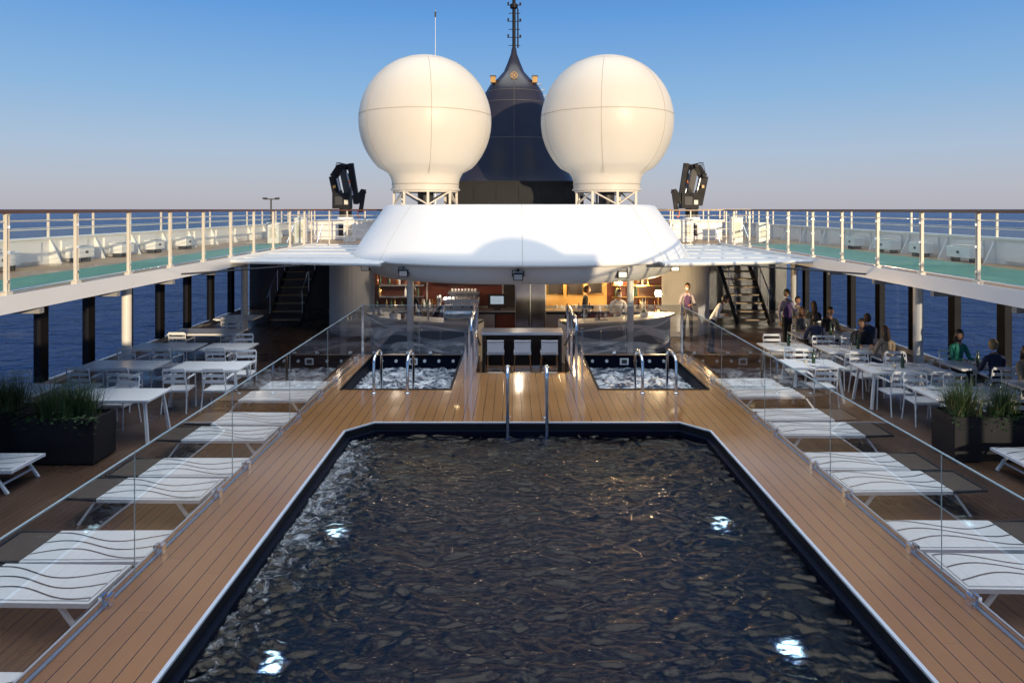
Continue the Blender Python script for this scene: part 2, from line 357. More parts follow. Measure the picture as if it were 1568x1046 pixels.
# ladders
def hoop(g,x,y,h,out,inn,r=0.022,drop=0.45,z0=ZD):
    pts=[(x,y-0+out,z0)]
    rr=0.14
    pts+= [(x,y+out,z0+h-rr)]
    for k in range(1,6):
        t=pi*k/6; pts.append((x,y+(out+inn)/2+ (out-inn)/2*cos(t), z0+h-rr+rr*sin(t)))
    pts+=[(x,y+inn,z0+h-rr),(x,y+inn,z0-drop)]
    g.tube(pts,r,'steel',10)
    g.lathe([(0.05,0),(0.05,0.012),(r,0.02)],(x,y+out,z0+0.003),'steel',16)
g=MB()
for x in (XC-0.31,XC+0.31): hoop(g,x,10.87,0.88,0.25,-0.12,0.029)
for k in range(3): g.box(XC-0.29,XC+0.29,10.87-0.2,10.87-0.1,ZD-0.28-0.25*k,ZD-0.25-0.25*k,'steel')
g.obj("pool_ladder")
for sx in (-1,1):
    g=MB()
    cxx=XC+sx*2.48
    for x in (cxx-0.31,cxx+0.31): hoop(g,x,12.9,0.7,-0.3,0.45,0.027,0.4)
    for k in range(2): g.box(cxx-0.29,cxx+0.29,12.95+0.25*k,13.2+0.25*k,ZD-0.25-0.15*k,ZD-0.22-0.15*k,'steel')
    g.obj("hot_tub_handrail")

# ------------------------------------------------------------------ glass fences
def glass_run(g,p0,p1,joints,z0,z1,mat='glass'):
    p0=Vector(p0); p1=Vector(p1); d=(p1-p0)
    L_=d.length; d/=L_; nn=Vector((-d.y,d.x,0))
    js=[0]+joints+[L_]
    for a,b_ in zip(js[:-1],js[1:]):
        A=p0+d*(a+0.006); B=p0+d*(b_-0.006)
        g.quad((A.x,A.y,z0+0.03),(B.x,B.y,z0+0.03),(B.x,B.y,z1),(A.x,A.y,z1),mat)
        g.beam((A.x,A.y,z1+0.006),(B.x,B.y,z1+0.006),0.016,0.012,'gedge')
        g.beam((B.x,B.y,z0+0.03),(B.x,B.y,z1),0.008,0.006,'gedge')
        for t in (0.2,0.8):
            C=A+(B-A)*t
            for s_ in (-1,1):
                Q=C+nn*0.03*s_
                g.beam((Q.x-d.x*.04,Q.y-d.y*.04,z0+0.05),(Q.x+d.x*.04,Q.y+d.y*.04,z0+0.05),0.03,0.09,'steel')
            g.cyl((C.x,C.y,z0),(C.x,C.y,z0+0.015),0.05,'steel',12)
    g.beam((p0.x,p0.y,z0+0.008),(p1.x,p1.y,z0+0.008),0.035,0.016,'brush')
for sx in (-1,1):
    g=MB(); x=XC+sx*3.72
    glass_run(g,(x,-0.1,0),(x,15.92,0),[2.0,4.2,6.4,8.6,10.8,13.0],ZD,ZD+1.15)
    glass_run(g,(x-sx*0.02,15.93,0),(XC+sx*1.12,15.93,0),[1.3],ZD,ZD+1.15)
    g.beam((x,15.93,ZD),(x,15.93,ZD+1.18),0.05,0.05,'steel')
    g.beam((XC+sx*3.81,0,ZD-.03),(XC+sx*3.81,16,ZD-.03),0.02,0.08,'trim')
    g.obj("glass_fence")
    g=MB(); xs=XC+sx*1.06
    for y in (13.8,15.0,15.95):
        g.beam((xs,y,ZD),(xs,y,ZD+1.12),0.05,0.05,'steel')
        g.beam((xs+sx*0.12,y,ZD),(xs+sx*0.12,y,ZD+1.0),0.035,0.035,'steel')
    g.tube([(xs,13.75,ZD+0.95),(xs,13.8,ZD+1.12),(xs,14.0,ZD+1.18),(xs,16.0,ZD+1.18),(xs,16.12,ZD+1.1),(xs,16.15,ZD+0.9)],0.025,'steel',10)
    g.tube([(xs-sx*0.08,13.85,ZD+0.8),(xs-sx*0.08,14.1,ZD+0.85),(xs-sx*0.08,15.6,0.9),(xs-sx*0.08,15.9,0.85)],0.02,'steel',10)
    g.quad((xs,13.85,ZD+0.08),(xs,15.9,ZD+0.08),(xs,15.9,ZD+1.05),(xs,13.85,ZD+1.05),'glass')
    g.obj("stair_handrail")

# ------------------------------------------------------------------ furniture
def lounger_mesh():
    g=MB()
    z=0.32
    for y in (-0.33,0.33):
        g.beam((0,y,z),(1.32,y,z),0.035,0.045,'furn'); g.beam((1.32,y,z),(1.78,y,z+.02),0.025,0.03,'dgrey')
    for x in (0.02,1.31): g.beam((x,-0.33,z),(x,0.33,z),0.035,0.04,'furn')
    g.beam((1.77,-0.33,z+.02),(1.77,0.33,z+.02),0.03,0.03,'dgrey')
    g.box(0.03,1.30,-0.31,0.31,z+0.015,z+0.035,'sling')
    g.box(1.34,1.75,-0.31,0.31,z+0.005,z+0.02,'slingg')
    for off in (-0.16,0.02,0.2):
        for k in range(24):
            def q(t,o): 
                xx=0.03+1.27*t
                return (xx, off+0.10*sin(t*5.6+off*4)+o, z+0.039)
            t0=k/24; t1=(k+1)/24
            g.add([q(t0,-.009),q(t1,-.009),q(t1,.009),q(t0,.009)],[(0,1,2,3)],'wave')
    for x,dx in ((0.3,-0.22),(1.35,0.22)):
        for y in (-0.31,0.31):
            g.beam((x,y,z-0.02),(x+dx,y,0.0),0.04,0.03,'furn')
        g.beam((x+dx*0.6,-0.31,0.13),(x+dx*0.6,0.31,0.13),0.025,0.025,'furn')
    return g
lg=None
for sx in (-1,1):
    for i,y in enumerate((4.3,5.05,6.68,7.44,8.93,9.7,11.15,11.93,13.4,14.15)):
        loc=(XC+sx*(4.04 if i%2 else 4.16),y+(0.0 if sx<0 else 0.25),0); rz=0 if sx>0 else pi
        if lg is None: lg=lounger_mesh().obj("sun_lounger",loc,rz)
        else: inst(lg,"sun_lounger",loc,rz+random.uniform(-.03,.03))
inst(lg,"sun_lounger",(-7.0,9.9,0),pi); inst(lg,"sun_lounger",(7.35,10.15,0),0)
inst(lg,"sun_lounger",(-7.3,8.4,0),pi); inst(lg,"sun_lounger",(7.75,8.6,0),0)
def table_mesh(w,d,kind):
    g=MB()
    g.box(-w/2,w/2,-d/2,d/2,0.72,0.75,'furn')
    g.box(-w/2+.05,w/2-.05,-d/2+.05,d/2-.05,0.69,0.72,'furn')
    if kind==0:
        for x in ((-w/4,w/4) if w>1.6 else (0,)):
            g.cyl((x,0,0.02),(x,0,0.69),0.04,'furn',14)
            g.lathe([(0,0.03),(0.1,0.03),(0.27,0.012),(0.275,0)],(x,0,0),'furn',28)
    else:
        for a in (-1,1):
            for c in (-1,1):
                g.beam((a*(w/2-.12),c*(d/2-.1),0.7),(a*(w/2-.03),c*(d/2-.03),0),0.045,0.045,'furn')
    return g
def chair_mesh():
    g=MB()
    g.box(-.21,.21,-.22,.22,.43,.45,'furn')
    for x in (-1,1):
        g.tube([(x*.24,-.24,0),(x*.235,-.22,.64),(x*.235,-.18,.665),(x*.235,.2,.665)],.014,'furn',6)
        g.tube([(x*.24,.27,0),(x*.22,.2,.44),(x*.21,.27,.84),(x*.17,.28,.87)],.014,'furn',6)
        g.box(x*.235-.022,x*.235+.022,-.2,.14,.668,.682,'furn')
        g.beam((x*.225,-.22,.42),(x*.215,.22,.42),.02,.03,'furn')
    g.beam((-.2,.28,.86),(.2,.28,.86),.02,.05,'furn'); g.beam((-.2,.255,.74),(.2,.255,.74),.015,.06,'furn'); g.beam((-.2,.235,.62),(.2,.235,.62),.015,.06,'furn')
    g.beam((-.22,-.22,.42),(.22,-.22,.42),.02,.03,'furn'); g.beam((-.2,.2,.42),(.2,.2,.42),.02,.03,'furn')
    return g
T={}; CH=[None]
def table(x,y,w,kind,name="dining_table"):
    k=(w,kind)
    if k not in T: T[k]=table_mesh(w,0.8,kind).obj(name,(x,y,0))
    else: inst(T[k],name,(x,y,0))
def chair(x,y,rz):
    rz+=random.uniform(-.15,.15)
    if CH[0] is None: CH[0]=chair_mesh().obj("white_armchair",(x,y,0),rz)
    else: inst(CH[0],"white_armchair",(x,y,0),rz)
def tableset(x,y,w,kind,chairs=True,skip=()):
    table(x,y,w,kind)
    if chairs:
        xs=(-0.38,0.38) if w>1.2 else (0,)
        i=0
        for a in xs:
            for s_ in (-1,1):
                if i not in skip: chair(x+a+random.uniform(-.05,.05),y+s_*random.uniform(.56,.68), 0 if s_>0 else pi)
                i+=1
for (x,y,w,k,sk) in ((-6.9,12.0,1.45,1,(2,3)),(-9.1,12.3,1.45,0,(3,)),(-8.15,14.3,1.6,0,(1,3)),(-6.25,14.2,1.45,1,(1,)),(-8.2,16.2,1.6,0,(1,3)),(-6.7,16.2,1.1,0,()),(-8.1,18.2,1.8,1,(1,2)),(-8.25,20.6,1.2,0,(1,))):
    tableset(x,y,w,k,True,sk)
RT=[(8.0,12.1,1.45,0),(9.9,12.6,1.2,0),(7.95,14.0,1.6,1),(6.3,14.4,1.1,1),(8.0,15.9,1.6,1),(6.5,16.2,1.1,0),(8.2,17.7,1.8,0),(9.7,14.3,1.1,0),(8.6,20.0,1.2,0)]
for (x,y,w,k) in RT: tableset(x,y,w,k)
def tableware(x,y,w):
    g=MB()
    for a in ((-.38,.38) if w>1.2 else (0,)):
        for s_ in (-1,1):
            g.lathe([(0,.006),(.08,.006),(.125,.02)],(a,s_*.24,.752),'china',20)
            g.box(a-.19,a-.15,s_*.24-.08,s_*.24+.08,.751,.757,'napkin')
            for o in (.14,.2):
                g.lathe([(.032,0),(.005,.006),(.005,.09),(.03,.12),(.036,.16),(.028,.2)],(a+o,s_*.14,.751),'wglass',12)
    g.lathe([(.037,0),(.037,.18),(.014,.24),(.014,.3)],(0.06,0,.751),'bottle',12)
    g.lathe([(.03,0),(.03,.07)],(-.1,.02,.751),'napkin',12)
    g.obj("table_setting",(x,y,0))
for (x,y,w,k) in RT[2:]+RT[:1]: tableware(x,y,w)

g=MB()
g.box(XC-0.98,XC+0.98,16.25,16.9,1.0,1.06,'furn'); g.box(XC-0.95,XC-0.89,16.3,16.85,0,1.0,'dgrey'); g.box(XC+0.89,XC+0.95,16.3,16.85,0,1.0,'dgrey'); g.box(XC-.88,XC+.88,16.6,16.65,.2,.98,'cabd')
g.obj("high_bar_table",bevel=0.006)
st=None
for x in (-.62,0,.62):
    if st is None:
        g=MB()
        g.box(-.2,.2,-.19,.19,.66,.70,'furn'); g.tube([(-.19,-.2,.98),(0,-.23,.98),(.19,-.2,.98)],.02,'furn',8)
        g.add([(-.19,-.2,.72),(0,-.23,.72),(.19,-.2,.72),(.19,-.2,.98),(0,-.23,.98),(-.19,-.2,.98)],[(0,1,4,5),(1,2,3,4)],'sling')
        for a in (-1,1):
            for c in (-1,1): g.tube([(a*.17,c*.16,.67),(a*.21,c*.2,0)],.014,'steel',6)
        g.tube([(-.19,-.18,.25),(.19,-.18,.25)],.012,'steel',6); g.tube([(-.19,.18,.25),(.19,.18,.25)],.012,'steel',6)
        st=g.obj("bar_stool",(XC+x,15.85,0))
    else: inst(st,"bar_stool",(XC+x,15.85,0))

# ------------------------------------------------------------------ planters
def planter(x,y,w,d,h,dense=620,name="ornamental_grass_planter",gh=0.66):
    g=MB(); t=.03
    g.box(-w/2,w/2,-d/2,-d/2+t,0.03,h,'planter'); g.box(-w/2,w/2,d/2-t,d/2,0.03,h,'planter')
    g.box(-w/2,-w/2+t,-d/2+t,d/2-t,0.03,h,'planter'); g.box(w/2-t,w/2,-d/2+t,d/2-t,0.03,h,'planter')
    g.box(-w/2+.04,w/2-.04,-d/2+.04,d/2-.04,0,h-.06,'soil')
    cl_=[(random.uniform(-w/2+.12,w/2-.12),random.uniform(-d/2+.1,d/2-.1),random.uniform(.75,1.15),random.choice((0,0,1))) for _ in range(9)]
    for _ in range(dense*2):
        c0=random.choice(cl_)
        bx=max(-w/2+.04,min(w/2-.04,random.gauss(c0[0],.07))); by=max(-d/2+.04,min(d/2-.04,random.gauss(c0[1],.06)))
        H=gh*random.uniform(.5,1.05)*c0[2]; ang=math.atan2(by-c0[1],bx-c0[0])+random.uniform(-.8,.8); ln=random.uniform(.1,.75)*H
        dx,dy=cos(ang)*ln,sin(ang)*ln; wd=random.uniform(.003,.008)
        sx_,sy_=-sin(ang)*wd,cos(ang)*wd
        pts=[]
        for k in range(5):
            t_=k/4; ww=1-t_*0.85
            cx_=bx+dx*t_*t_; cy_=by+dy*t_*t_; cz=h-.06+H*(t_-0.38*t_*t_*ln/H)
            pts+= [(cx_-sx_*ww,cy_-sy_*ww,cz),(cx_+sx_*ww,cy_+sy_*ww,cz)]
        g.add(pts,[(0,1,3,2),(2,3,5,4),(4,5,7,6),(6,7,9,8)],'grassC' if random.random()<.12 else ('grassA' if random.random()<(.35+.35*c0[3]) else 'grassB'))
    for _ in range(220):
        bx=random.uniform(-w/2-.04,w/2+.04); by=-d/2+random.uniform(-.07,.1); bz=h+random.uniform(-.28,.14)*random.random(); s_=random.uniform(.02,.045); a=random.uniform(0,6.3)
        n1=Vector((cos(a),sin(a)*.5,random.uniform(-.6,.3))).normalized()*s_; n2=Vector((-sin(a),cos(a),random.uniform(-.3,.3))).normalized()*s_*.6
        c=Vector((bx,by,bz)); g.add([c-n1,c+n2,c+n1,c-n2],[(0,1,2,3)],'grassB')
    g.obj(name,(x,y,0))
for (x,y,w) in ((-7.15,10.95,1.25),(-8.75,11.3,1.5),(7.6,11.05,1.25),(9.2,11.3,1.5)): planter(x,y,w,.6,.72)

# ------------------------------------------------------------------ upper deck sides
for sx in (-1,1):
    X=lambda d: XC+sx*d
    g=MB()
    g.box(X(7.15),X(10.85),-12,24.0,ZU-0.19,ZU,'white')
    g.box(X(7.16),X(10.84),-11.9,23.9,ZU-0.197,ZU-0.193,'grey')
    def sh(a,b_,y0,y1,z,mat):
        x0,x1=sorted((X(a),X(b_))); g.quad((x0,y0,z),(x1,y0,z),(x1,y1,z),(x0,y1,z),mat)
    if sx<0: sh(7.2,7.65,-12,24,ZU+.004,'teak_up'); sh(7.65,9.1,-12,24,ZU+.004,'teal'); sh(9.1,10.7,-12,24,ZU+.004,'teak_up')
    else: sh(7.2,7.8,-12,24,ZU+.004,'teak_up'); sh(7.8,10.0,-12,24,ZU+.004,'teal'); sh(10.0,10.7,-12,24,ZU+.004,'teak_up')
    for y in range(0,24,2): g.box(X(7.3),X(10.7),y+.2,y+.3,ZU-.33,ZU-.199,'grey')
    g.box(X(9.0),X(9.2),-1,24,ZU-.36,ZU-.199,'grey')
    g.box(X(7.12),X(7.148),-12,24,ZU-0.20,ZU+0.05,'white')
    g.obj("upper_deck_walkway")
    for y in (1.9,8.8,15.7,22.6):
        g=MB(); g.cyl((0,0,0.02),(0,0,ZU-.36),.105,'white',20); g.lathe([(.17,0),(.17,.02),(.11,.05)],(0,0,0),'white',20); g.lathe([(.105,-.12),(.18,0)],(0,0,ZU-.37),'white',20)
        g.obj("deck_column",(X(9.1),y,0))
    g=MB()
    g.box(X(10.72),X(10.84),-1,27,0.004,0.14,'wallw'); g.box(X(10.74),X(10.82),-1,27,2.32,ZU-.2,'black')
    y=-0.2
    while y<27:
        g.box(X(10.70),X(10.86),y-.13,y+.13,0.14,2.32,'black'); y+=1.72
    g.quad((X(10.78),-1,.14),(X(10.78),27,.14),(X(10.78),27,2.32),(X(10.78),-1,2.32),'glasst')
    g.obj("side_window_wall")
    g=MB(); xr=X(7.2)
    def post(g,x,y,z0=ZU-.1,z1=3.93):
        g.beam((x,y-.022,z0),(x,y-.022,z1),.05,.014,'alu',up=(0,1,0)); g.beam((x,y+.022,z0),(x,y+.022,z1),.05,.014,'alu',up=(0,1,0))
        g.box(x-.045,x+.045,y-.06,y+.06,ZU+.006,ZU+.09,'alu')
        g.beam((x,y,z1-.02),(x,y,z1+.02),.06,.06,'alu')
        for zz in (3.0,3.4,3.75): g.box(x-.035,x+.035,y-.02,y+.02,zz-.02,zz+.02,'steel')
    y=-10.1
    ys=[]
    while y<23.8: ys.append(y); y+=1.5
    for y in ys: post(g,xr,y)
    for a,b_ in zip(ys[:-1],ys[1:]):
        g.quad((xr,a+.08,ZU+.12),(xr,b_-.08,ZU+.12),(xr,b_-.08,3.72),(xr,a+.08,3.72),'glass2')
        g.beam((xr,a+.08,3.725),(xr,b_-.08,3.725),.012,.01,'gedge')
    g.tube([(xr,-10.1,3.82),(xr,23.5,3.82)],.010,'steel',6); g.tube([(xr,-10.1,ZU+.1),(xr,23.5,ZU+.1)],.012,'steel',6)
    g.beam((xr,-10.3,3.96),(xr,23.6,3.96),.10,.045,'handrail')
    yc=23.7; xe=XC+sx*4.6
    for k in range(5):
        x=XC+sx*(7.2-k*.62); g.beam((x,yc,ZU),(x,yc,3.94),.04,.03,'alu')
    for z in (3.05,3.3,3.55,3.78): g.tube([(xr,yc,z),(xe,yc,z)],.012,'alu',6)
    g.beam((xr,yc,3.96),(xe,yc,3.96),.06,.045,'handrail')
    g.obj("promenade_railing")
    g=MB(); BH=.56
    g.box(X(10.66),X(10.76),-12,36,ZU-.1,ZU+BH,'white'); g.box(X(10.60),X(10.80),-12,36,ZU+BH,ZU+BH+.04,'white')
    y=-11
    while y<36:
        xa=X(10.7); g.beam((xa,y,ZU+BH+.04),(xa,y,3.93),.05,.03,'alu',up=(0,1,0))
        g.add([(X(10.66),y-.02,ZU+BH),(X(10.40),y-.02,ZU+.004),(X(10.66),y-.02,ZU+.004),(X(10.66),y+.02,ZU+BH),(X(10.40),y+.02,ZU+.004),(X(10.66),y+.02,ZU+.004)],[(0,1,2),(3,5,4),(0,3,4,1)],'white')
        g.box(X(10.62),X(10.659),y+.35,y+1.3,ZU+.08,ZU+BH-.06,'white')
        y+=1.65
    for z in (3.55,3.75): g.tube([(X(10.7),-12,z),(X(10.7),36,z)],.014,'alu',6)
    g.beam((X(10.7),-12,3.965),(X(10.7),36,3.965),.09,.045,'handrail')
    g.obj("outer_bulwark_railing")
    for i,y in enumerate((8.2,10.6,13.3,15.9,17.6,19.2,21.0)):
        g=MB(); w=random.uniform(.5,.9); g.box(-.16,.16,-w/2,w/2,.1,.36,'white'); g.box(-.14,.14,-w/2+.1,w/2-.1,.37,.39,'alu'); g.box(-.1,.1,-w/2+.05,-w/2+.12,.0,.1,'dgrey'); g.box(-.1,.1,w/2-.12,w/2-.05,0,.1,'dgrey')
        g.box(-sx*.16-.01,-sx*.16+.01,-.05,.05,.2,.26,'dgrey')
        g.obj("deck_locker",(X(10.3),y,ZU+.005),bevel=.01)

for sx in (-1,1):
    g=MB()
    poly=[(XC+sx*7.1,16.8),(XC+sx*3.3,15.9),(XC+sx*3.3,23.9),(XC+sx*7.1,23.9)]
    if sx<0: poly=poly[::-1]
    g.prism(poly,ZU-.09,ZU-.03,'grey','fab')
    for y in (17.5,19.2,20.9,22.6): g.beam((XC+sx*7.1,y,ZU-.015),(XC+sx*4.2,y,ZU-.015),.04,.02,'wallw')
    g.tube([(XC+sx*7.12,16.75,ZU-.06),(XC+sx*3.3,15.85,ZU-.06)],.045,'white',8)
    g.tube([(XC+sx*7.12,14.2,ZU-.12),(XC+sx*5.2,16.2,ZU-.1)],.02,'dgrey',6)
    g.obj("canopy_roof")

g=MB(); g.box(XC-10.85,XC+10.85,24.0,48,ZU-.19,ZU-.002,'teak_up'); g.box(XC-10.85,XC+10.85,23.98,24.0,ZU-.2,ZU,'white'); g.obj("forward_upper_deck")

# ------------------------------------------------------------------ radome platform
g=MB()
def plan(a,b_,cy,z,back=27.5,n=48):
    pts=[(XC-a,back,z)]
    for k in range(n+1):
        t=-pi/2+pi*k/n
        e=lambda v,p: math.copysign(abs(v)**p,v)
        pts.append((XC+a*e(sin(t),.9),cy-b_*abs(cos(t))**.9,z))
    pts.append((XC+a,back,z)); return pts
rings=[]
rings.append(plan(4.62,4.42,19.9,2.665))
rings.append(plan(4.72,4.50,19.9,2.69))
rings.append(plan(4.72,4.50,19.9,2.73))
for k in range(1,11):
    s_=k/10; sh_=s_**1.1
    rings.append(plan(4.72-.74*sh_,4.50-1.0*sh_,19.9+.55*sh_,2.73+1.32*s_))
rings.append(plan(3.93,3.45,20.5,4.10)); rings.append(plan(3.82,3.34,20.5,4.12))
m_=len(rings[0]); vs=[p for r in rings for p in r]
fs=[(i*m_+k,i*m_+k+1,(i+1)*m_+k+1,(i+1)*m_+k) for i in range(len(rings)-1) for k in range(m_-1)]
g.add(vs,fs,'white',True); g.add(rings[-1],[tuple(range(m_))],'white')
rf=[plan(4.48,4.28,19.9,2.664),plan(4.44,4.25,19.9,2.52),plan(4.24,4.12,19.9,2.32),plan(4.06,3.98,19.9,2.24)]
vs=[p for r in rf for p in r]
fs=[(i*m_+k,i*m_+k+1,(i+1)*m_+k+1,(i+1)*m_+k) for i in range(len(rf)-1) for k in range(m_-1)]
g.add(vs,fs,'wallw',True)
g.add(plan(4.06,3.98,19.9,2.242),[tuple(range(m_))],'grey')
g.add(plan(4.63,4.43,19.9,2.666),[tuple(range(m_))],'dgrey')
for t in (-.78,-.0,.78):
    pts=[]
    for r in rings[1:]:
        k=1+int(round((t+pi/2)/pi*48)); pts.append((r[k][0],r[k][1]-.001,r[k][2]))
    g.tube(pts,.005,'seam',4)
    pts=[]
    for r in rf:
        k=1+int(round((t+pi/2)/pi*48)); pts.append((r[k][0],r[k][1]-.001,r[k][2]))
    g.tube(pts,.005,'seam',4)
g.obj("radome_platform")
for (x,yy) in ((-2.6,16.42),(XC-.1,15.55),(2.6,16.15),(-3.85,18.0),(4.25,17.9)):
    g=MB(); g.box(-.11,.11,-.1,.06,-.08,.08,'black'); g.box(-.09,.09,-.115,-.1,-.06,.06,'brush'); g.tube([(-.13,0,.0),(-.13,.0,.14),(.13,0,.14),(.13,0,0)],.014,'dgrey',6); g.cyl((0,0,.14),(0,.25,.18),.03,'dgrey',8)
    g.obj("floodlight_fixture",(x,yy,2.46))
for (x,y) in ((-3,18.6),(-1.4,17.4),(1.8,17.4),(3.4,18.6),(-2.2,20),(2.6,20),(0.2,19.2)):
    g=MB(); g.lathe([(0,0),(.05,0)],(0,0,-.004),'down',12); g.lathe([(.05,-.006),(.075,-.006),(.075,.002)],(0,0,0),'steel',16); g.obj("ceiling_downlight",(x,y,2.235))
for x in (-2.62,3.05):
    g=MB(); g.cyl((0,0,0),(0,0,2.24),.085,'white',20); g.lathe([(.14,0),(.14,.02),(.09,.04)],(0,0,0),'white',20); g.obj("bar_pillar",(x,17.6,0))

# ------------------------------------------------------------------ radomes
def radome(x,y,rot):
    g=MB(); R_=2.07; cz=6.75
    prof=[]
    for k in range(0,41):
        ph=pi*k/40
        r=R_*sin(ph); z=R_*cos(ph)
        if k>20 and r<1.35: break
        prof.append((r,z))
    zl=prof[-1][1]
    prof+=[(1.17,zl-.16),(1.09,zl-.30),(1.05,zl-.42),(1.04,-2.12)]
    g.lathe(prof,(0,0,cz),'radome',72)
    g.lathe([(1.04,-2.12),(1.08,-2.12),(1.08,-2.17),(.9,-2.17)],(0,0,cz),'radome',48,False)
    for k in range(6):
        a=2*pi*(k+rot)/6; pts=[((R_+.001)*sin(pi*j/40)*cos(a),(R_+.001)*sin(pi*j/40)*sin(a),cz+(R_+.001)*cos(pi*j/40)) for j in range(6,33)]
        g.tube(pts,.007,'seam',5)
    g.tube([((R_*.998)*cos(2*pi*k/64),(R_*.998)*sin(2*pi*k/64),cz+.16) for k in range(65)],.008,'seam',5)
    g.tube([((R_*.998)*cos(2*pi*k/64)*sin(pi*6/40),(R_*.998)*sin(2*pi*k/64)*sin(pi*6/40),cz+R_*cos(pi*6/40)) for k in range(65)],.006,'seam',5)
    g.tube([(1.052*cos(2*pi*k/64),1.052*sin(2*pi*k/64),cz-1.98) for k in range(65)],.01,'seam',5)
    zt=cz-2.17; zb_=4.11
    for k in range(8):
        a=2*pi*k/8+.2; a2=2*pi*(k+1)/8+.2
        p=(.98*cos(a),.98*sin(a)); q=(.98*cos(a2),.98*sin(a2))
        g.beam((*p,zb_),(*p,zt),.07,.07,'radome')
        if k%2==0: g.beam((*p,zb_+.03),(*q,zt-.03),.045,.045,'radome')
        else: g.beam((*p,zt-.03),(*q,zb_+.03),.045,.045,'radome')
    g.tube([(.98*cos(2*pi*k/32),.98*sin(2*pi*k/32),zt-.03) for k in range(33)],.04,'radome',6)
    g.cyl((0,0,zb_),(0,0,zt),.25,'dgrey',16)
    g.obj("satellite_radome",(x,y,0))
radome(-2.72,21.5,.7); radome(2.98,21.5,.3)

# ------------------------------------------------------------------ funnel
g=MB()
def sec(half,z,depth,y0=28.0):
    pts=[]; n=28
    for k in range(n):
        t=2*pi*k/n; c_=cos(t); s_=sin(t)
        x=math.copysign(abs(c_)**.85,c_)*half; y=math.copysign(abs(s_)**(1.15 if s_<0 else .8),s_)*depth
        pts.append((XC+x-.16,y0+y,z))
    return pts
lv=[(2.95,2.77,2.0),(2.80,4.3,1.9),(2.72,4.9,1.85),(2.5,5.05,1.75),(2.2,5.9,1.6),(1.88,6.8,1.45),(1.56,7.7,1.3),(1.34,8.3,1.15),(1.18,8.75,1.0),(1.0,9.05,.9),(.66,9.35,.62),(.42,9.62,.4),(.28,9.95,.26),(.13,10.35,.14),(.09,10.6,.1)]
secs=[sec(h,z,d) for h,z,d in lv]; n=28
vs=[p for s_ in secs for p in s_]
fs=[(i*n+k,i*n+(k+1)%n,(i+1)*n+(k+1)%n,(i+1)*n+k) for i in range(len(secs)-1) for k in range(n)]
g.add(vs,fs,'navy',True)
for zi in (3,5,7,8):
    g.tube(secs[zi]+[secs[zi][0]],.012,'navyseam',4)
g.tube([(s_[21][0],s_[21][1]-.005,s_[21][2]) for s_ in secs[3:10]],.014,'navyseam',4)
xm=XC-.16
g.cyl((xm,28,10.3),(xm,28,13.4),.07,'black',10)
g.cyl((xm+.16,28,10.6),(xm+.16,28,12.2),.03,'black',8)
for k in range(7):
    z=10.7+.33*k; g.beam((xm-.22,28,z),(xm+.26,28,z),.025,.025,'black')
    if k%2: g.box(xm-.27,xm-.2,27.95,28.05,z,z+.12,'black'); g.box(xm+.22,xm+.3,27.95,28.05,z,z+.1,'black')
g.cyl((xm,27.9,12.2),(xm,27.9,12.35),.16,'black',12)
ec=(xm,27.25,9.33)
g.tube([(ec[0]+.13*cos(2*pi*k/20),ec[1]-.03,ec[2]+.13*sin(2*pi*k/20)) for k in range(21)],.018,'amber',6)
for k in range(4): g.beam((ec[0]-.11*cos(k*pi/4),ec[1]-.03,ec[2]-.11*sin(k*pi/4)),(ec[0]+.11*cos(k*pi/4),ec[1]-.03,ec[2]+.11*sin(k*pi/4)),.012,.02,'amber')
for s_ in (-1,1):
    g.box(xm+s_*.84-.1,xm+s_*.84+.1,27.4,27.65,9.08,9.32,'amber'); g.box(xm+s_*.84-.12,xm+s_*.84+.12,27.38,27.67,9.32,9.36,'dgrey'); g.beam((xm+s_*.84,27.6,9.0),(xm+s_*.7,27.8,9.15),.05,.05,'black')
def halfat(z):
    for (h0,z0,_),(h1,z1,_) in zip(lv[:-1],lv[1:]):
        if z0<=z<=z1: return h0+(h1-h0)*(z-z0)/(z1-z0)
for k in range(16):
    z=5.6+.23*k; h=halfat(z); g.tube([(xm+h-.03,27.95,z),(xm+h+.1,27.9,z),(xm+h+.1,27.6,z),(xm+h-.05,27.6,z)],.012,'alu',5)
g.obj("ship_funnel")
g=MB(); g.cyl((0,0,0),(0,0,1.5),.03,'white',8,.02); g.cyl((0,0,1.5),(0,0,7.0),.018,'white',8,.008); g.cyl((0,0,6.75),(0,0,6.95),.03,'dgrey',8); g.obj("whip_antenna",(-2.75,24.5,4.13))
g=MB(); g.cyl((0,0,0),(0,0,1.6),.03,'dgrey',8); g.beam((-.28,0,1.6),(.28,0,1.6),.05,.04,'dgrey'); g.box(-.3,-.16,-.06,.06,1.6,1.66,'dgrey'); g.box(.16,.3,-.06,.06,1.6,1.66,'dgrey'); g.obj("deck_light_mast",(-9.0,25.5,ZU))
g=MB(); g.box(XC-2.6,XC+2.3,24.2,26.2,4.0,4.95,'black'); g.box(XC-2.65,XC+2.35,24.15,26.25,4.95,5.0,'black')
for k in range(6): g.box(XC-2.4+k*.8,XC-1.9+k*.8,24.17,24.199,4.3,4.8,'black')
g.obj("engine_casing")

